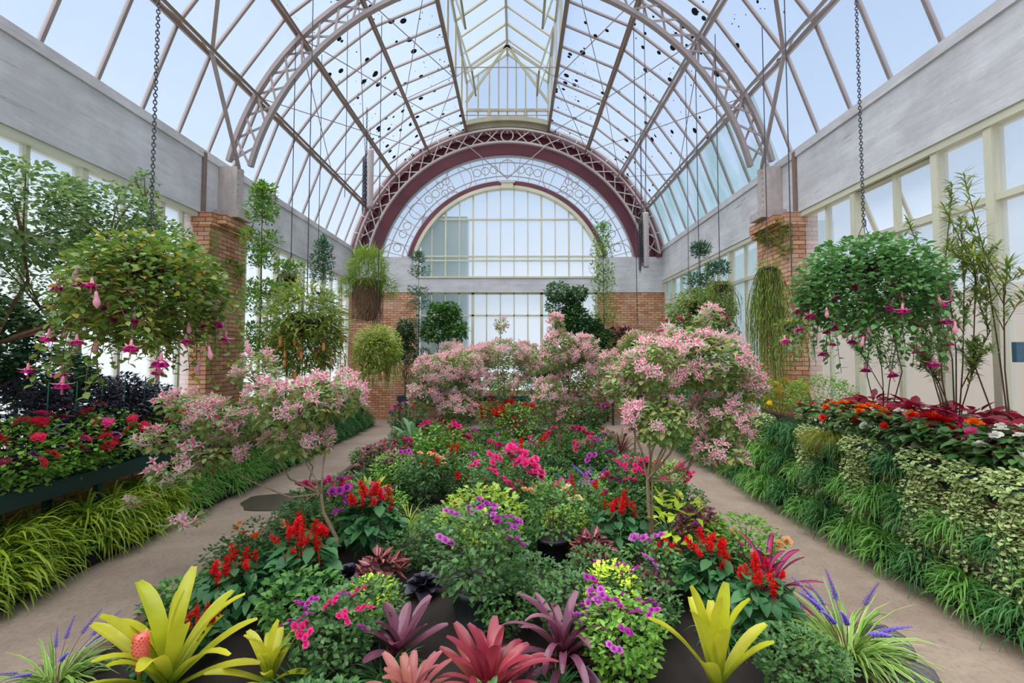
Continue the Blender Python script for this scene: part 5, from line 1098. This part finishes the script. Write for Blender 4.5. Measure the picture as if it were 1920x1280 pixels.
# tufted brown-bodied plant near the back left corner
def bigfern(R, rg):
    mb = MB(); v = []; mb.lathe([(.05, -.95), (.24, -.9), (.33, -.5), (.36, -.1), (.26, .15), (.05, .22)], 16)
    for i in range(900):
        a = rg.uniform(0, 6.3); z = rg.uniform(-.9, .15); ribbons(mb, [(.32 * math.cos(a), .32 * math.sin(a), z)], a, -.4, .22, .012, 1.6, GRASS, .2)
    R.add('fibrous_root_mass', mb, M['bark'])
    mb = MB(); leafy(mb, rg, 1500, (0, 0, .35), (.5, .5, .65), .30, .022, LONG, (-.4, 1.4), 1.2, lo=-.8); leafy(mb, rg, 400, (-.45, 0, -.05), (.3, .3, .25), .26, .02, LONG, (-.4, 1.0), 1.2); leafy(mb, rg, 300, (.5, 0, -.1), (.25, .25, .25), .26, .02, LONG, (-.4, 1.0), 1.2); R.add('foliage', mb, L_['tass'])
hung(rec('bigfern', bigfern), 'staghorn_fern', 690, 535, 12.2, 1.0, 'tall grassy fern with a brown root mass hanging at the back left corner', 'fern', ch='rod')['label'] = 'thin rod holding the tall brown-rooted fern'
# chain hoists and loose wires
for px, py, Y, lb in ((690, 335, 11.5, 'chain hoist bundle hanging before the left end of the end arch'), (1207, 450, 12.3, 'chain hoist bundle hanging before the right end of the end arch')):
    x, y, z = aty(px, py, Y); zt = roofz(x) - .1; h = empty('chain_hoist', (x, y, z), 0, lb, 'hoist')
    m = MB(); m.lathe([(.001, -.75), (.075, -.75), (.08, -.7), (.08, .7), (.075, .75), (.001, .75)], 14, (.06, 0, 0)); m.build('cylinder', M['steel_l'], h, True)
    m = MB(); [chain(m, (-.09 + .035 * math.cos(i * 1.3), .035 * math.sin(i * 1.3), .65 - .04 * i), (-.08 + .05 * math.cos(i * 1.3), .05 * math.sin(i * 1.3), -.62 - .09 * (i % 4)), .07, .007) for i in range(7)]; m.build('gathered_chain', M['chain'], h, True)
    m = MB(); chain(m, (-.05, 0, zt - z), (-.05, 0, .6), .07, .007); m.build('lift_chain', M['chain'], h, True)
for k_, (px, Y, zb, lb) in enumerate([(597, 9.2, 4.2, 'thin hanging wire left of the end arch, nearer the pier'), (710, 10.5, 3.2, 'thin hanging wire down to the weeping basket side'), (1290, 9.6, 3.6, 'thin hanging wire before the right beam'), (1212, 11.0, 5.6, 'thin hanging wire beside the right hoist'), (645, 8.8, 5.2, 'thin hanging wire crossing the left roof panes')]):
    x, y, z = aty(px, 450, Y); zt = roofz(x) - .05; m = MB(); m.tube([(0, 0, 0), (.01, 0, (zb - zt) * .5), (0, 0, zb - zt)], .007, 5); o = m.build('hanging_wire', M['chain']); o.location = (x, y, zt); tag(o, lb, 'wire')
# climbers on the brick piers
for sx, lb in ((-1, 'small ferny climber clinging to the left brick pier'), (1, 'yellow-brown creeper on the top of the right brick pier')):
    r = empty('wall_creeper', (sx * 5.0, 8.3, 4.5), 0, lb, 'creeper'); rg = np.random.default_rng(77); ml = MB()
    if sx > 0: leafy(ml, rg, 700, (0, .0, -.1), (.16, .5, .25), .06, .035, OVATE); leafy(ml, rg, 300, (.0, -.35, -.4), (.1, .15, .3), .05, .03, OVATE)
    else: leafy(ml, rg, 260, (0, .2, -.75), (.12, .3, .18), .09, .03, LANCE); leafy(ml, rg, 200, (.02, -.38, -.8), (.08, .1, .7), .05, .03, OVATE)
    ml.build('foliage', L_['nep' if sx > 0 else 'con'], r, True)
m = MB(); m.box(-.05, .05, -.02, .02, -.09, .09); o = m.build('hygrometer_box', m_plain('blue_plastic', rgb(70, 104, 128), .4)); o.location = aty(1912, 660, 4.1); tag(o, 'small blue plastic box hung by the right-hand shrub at the picture edge', 'box')
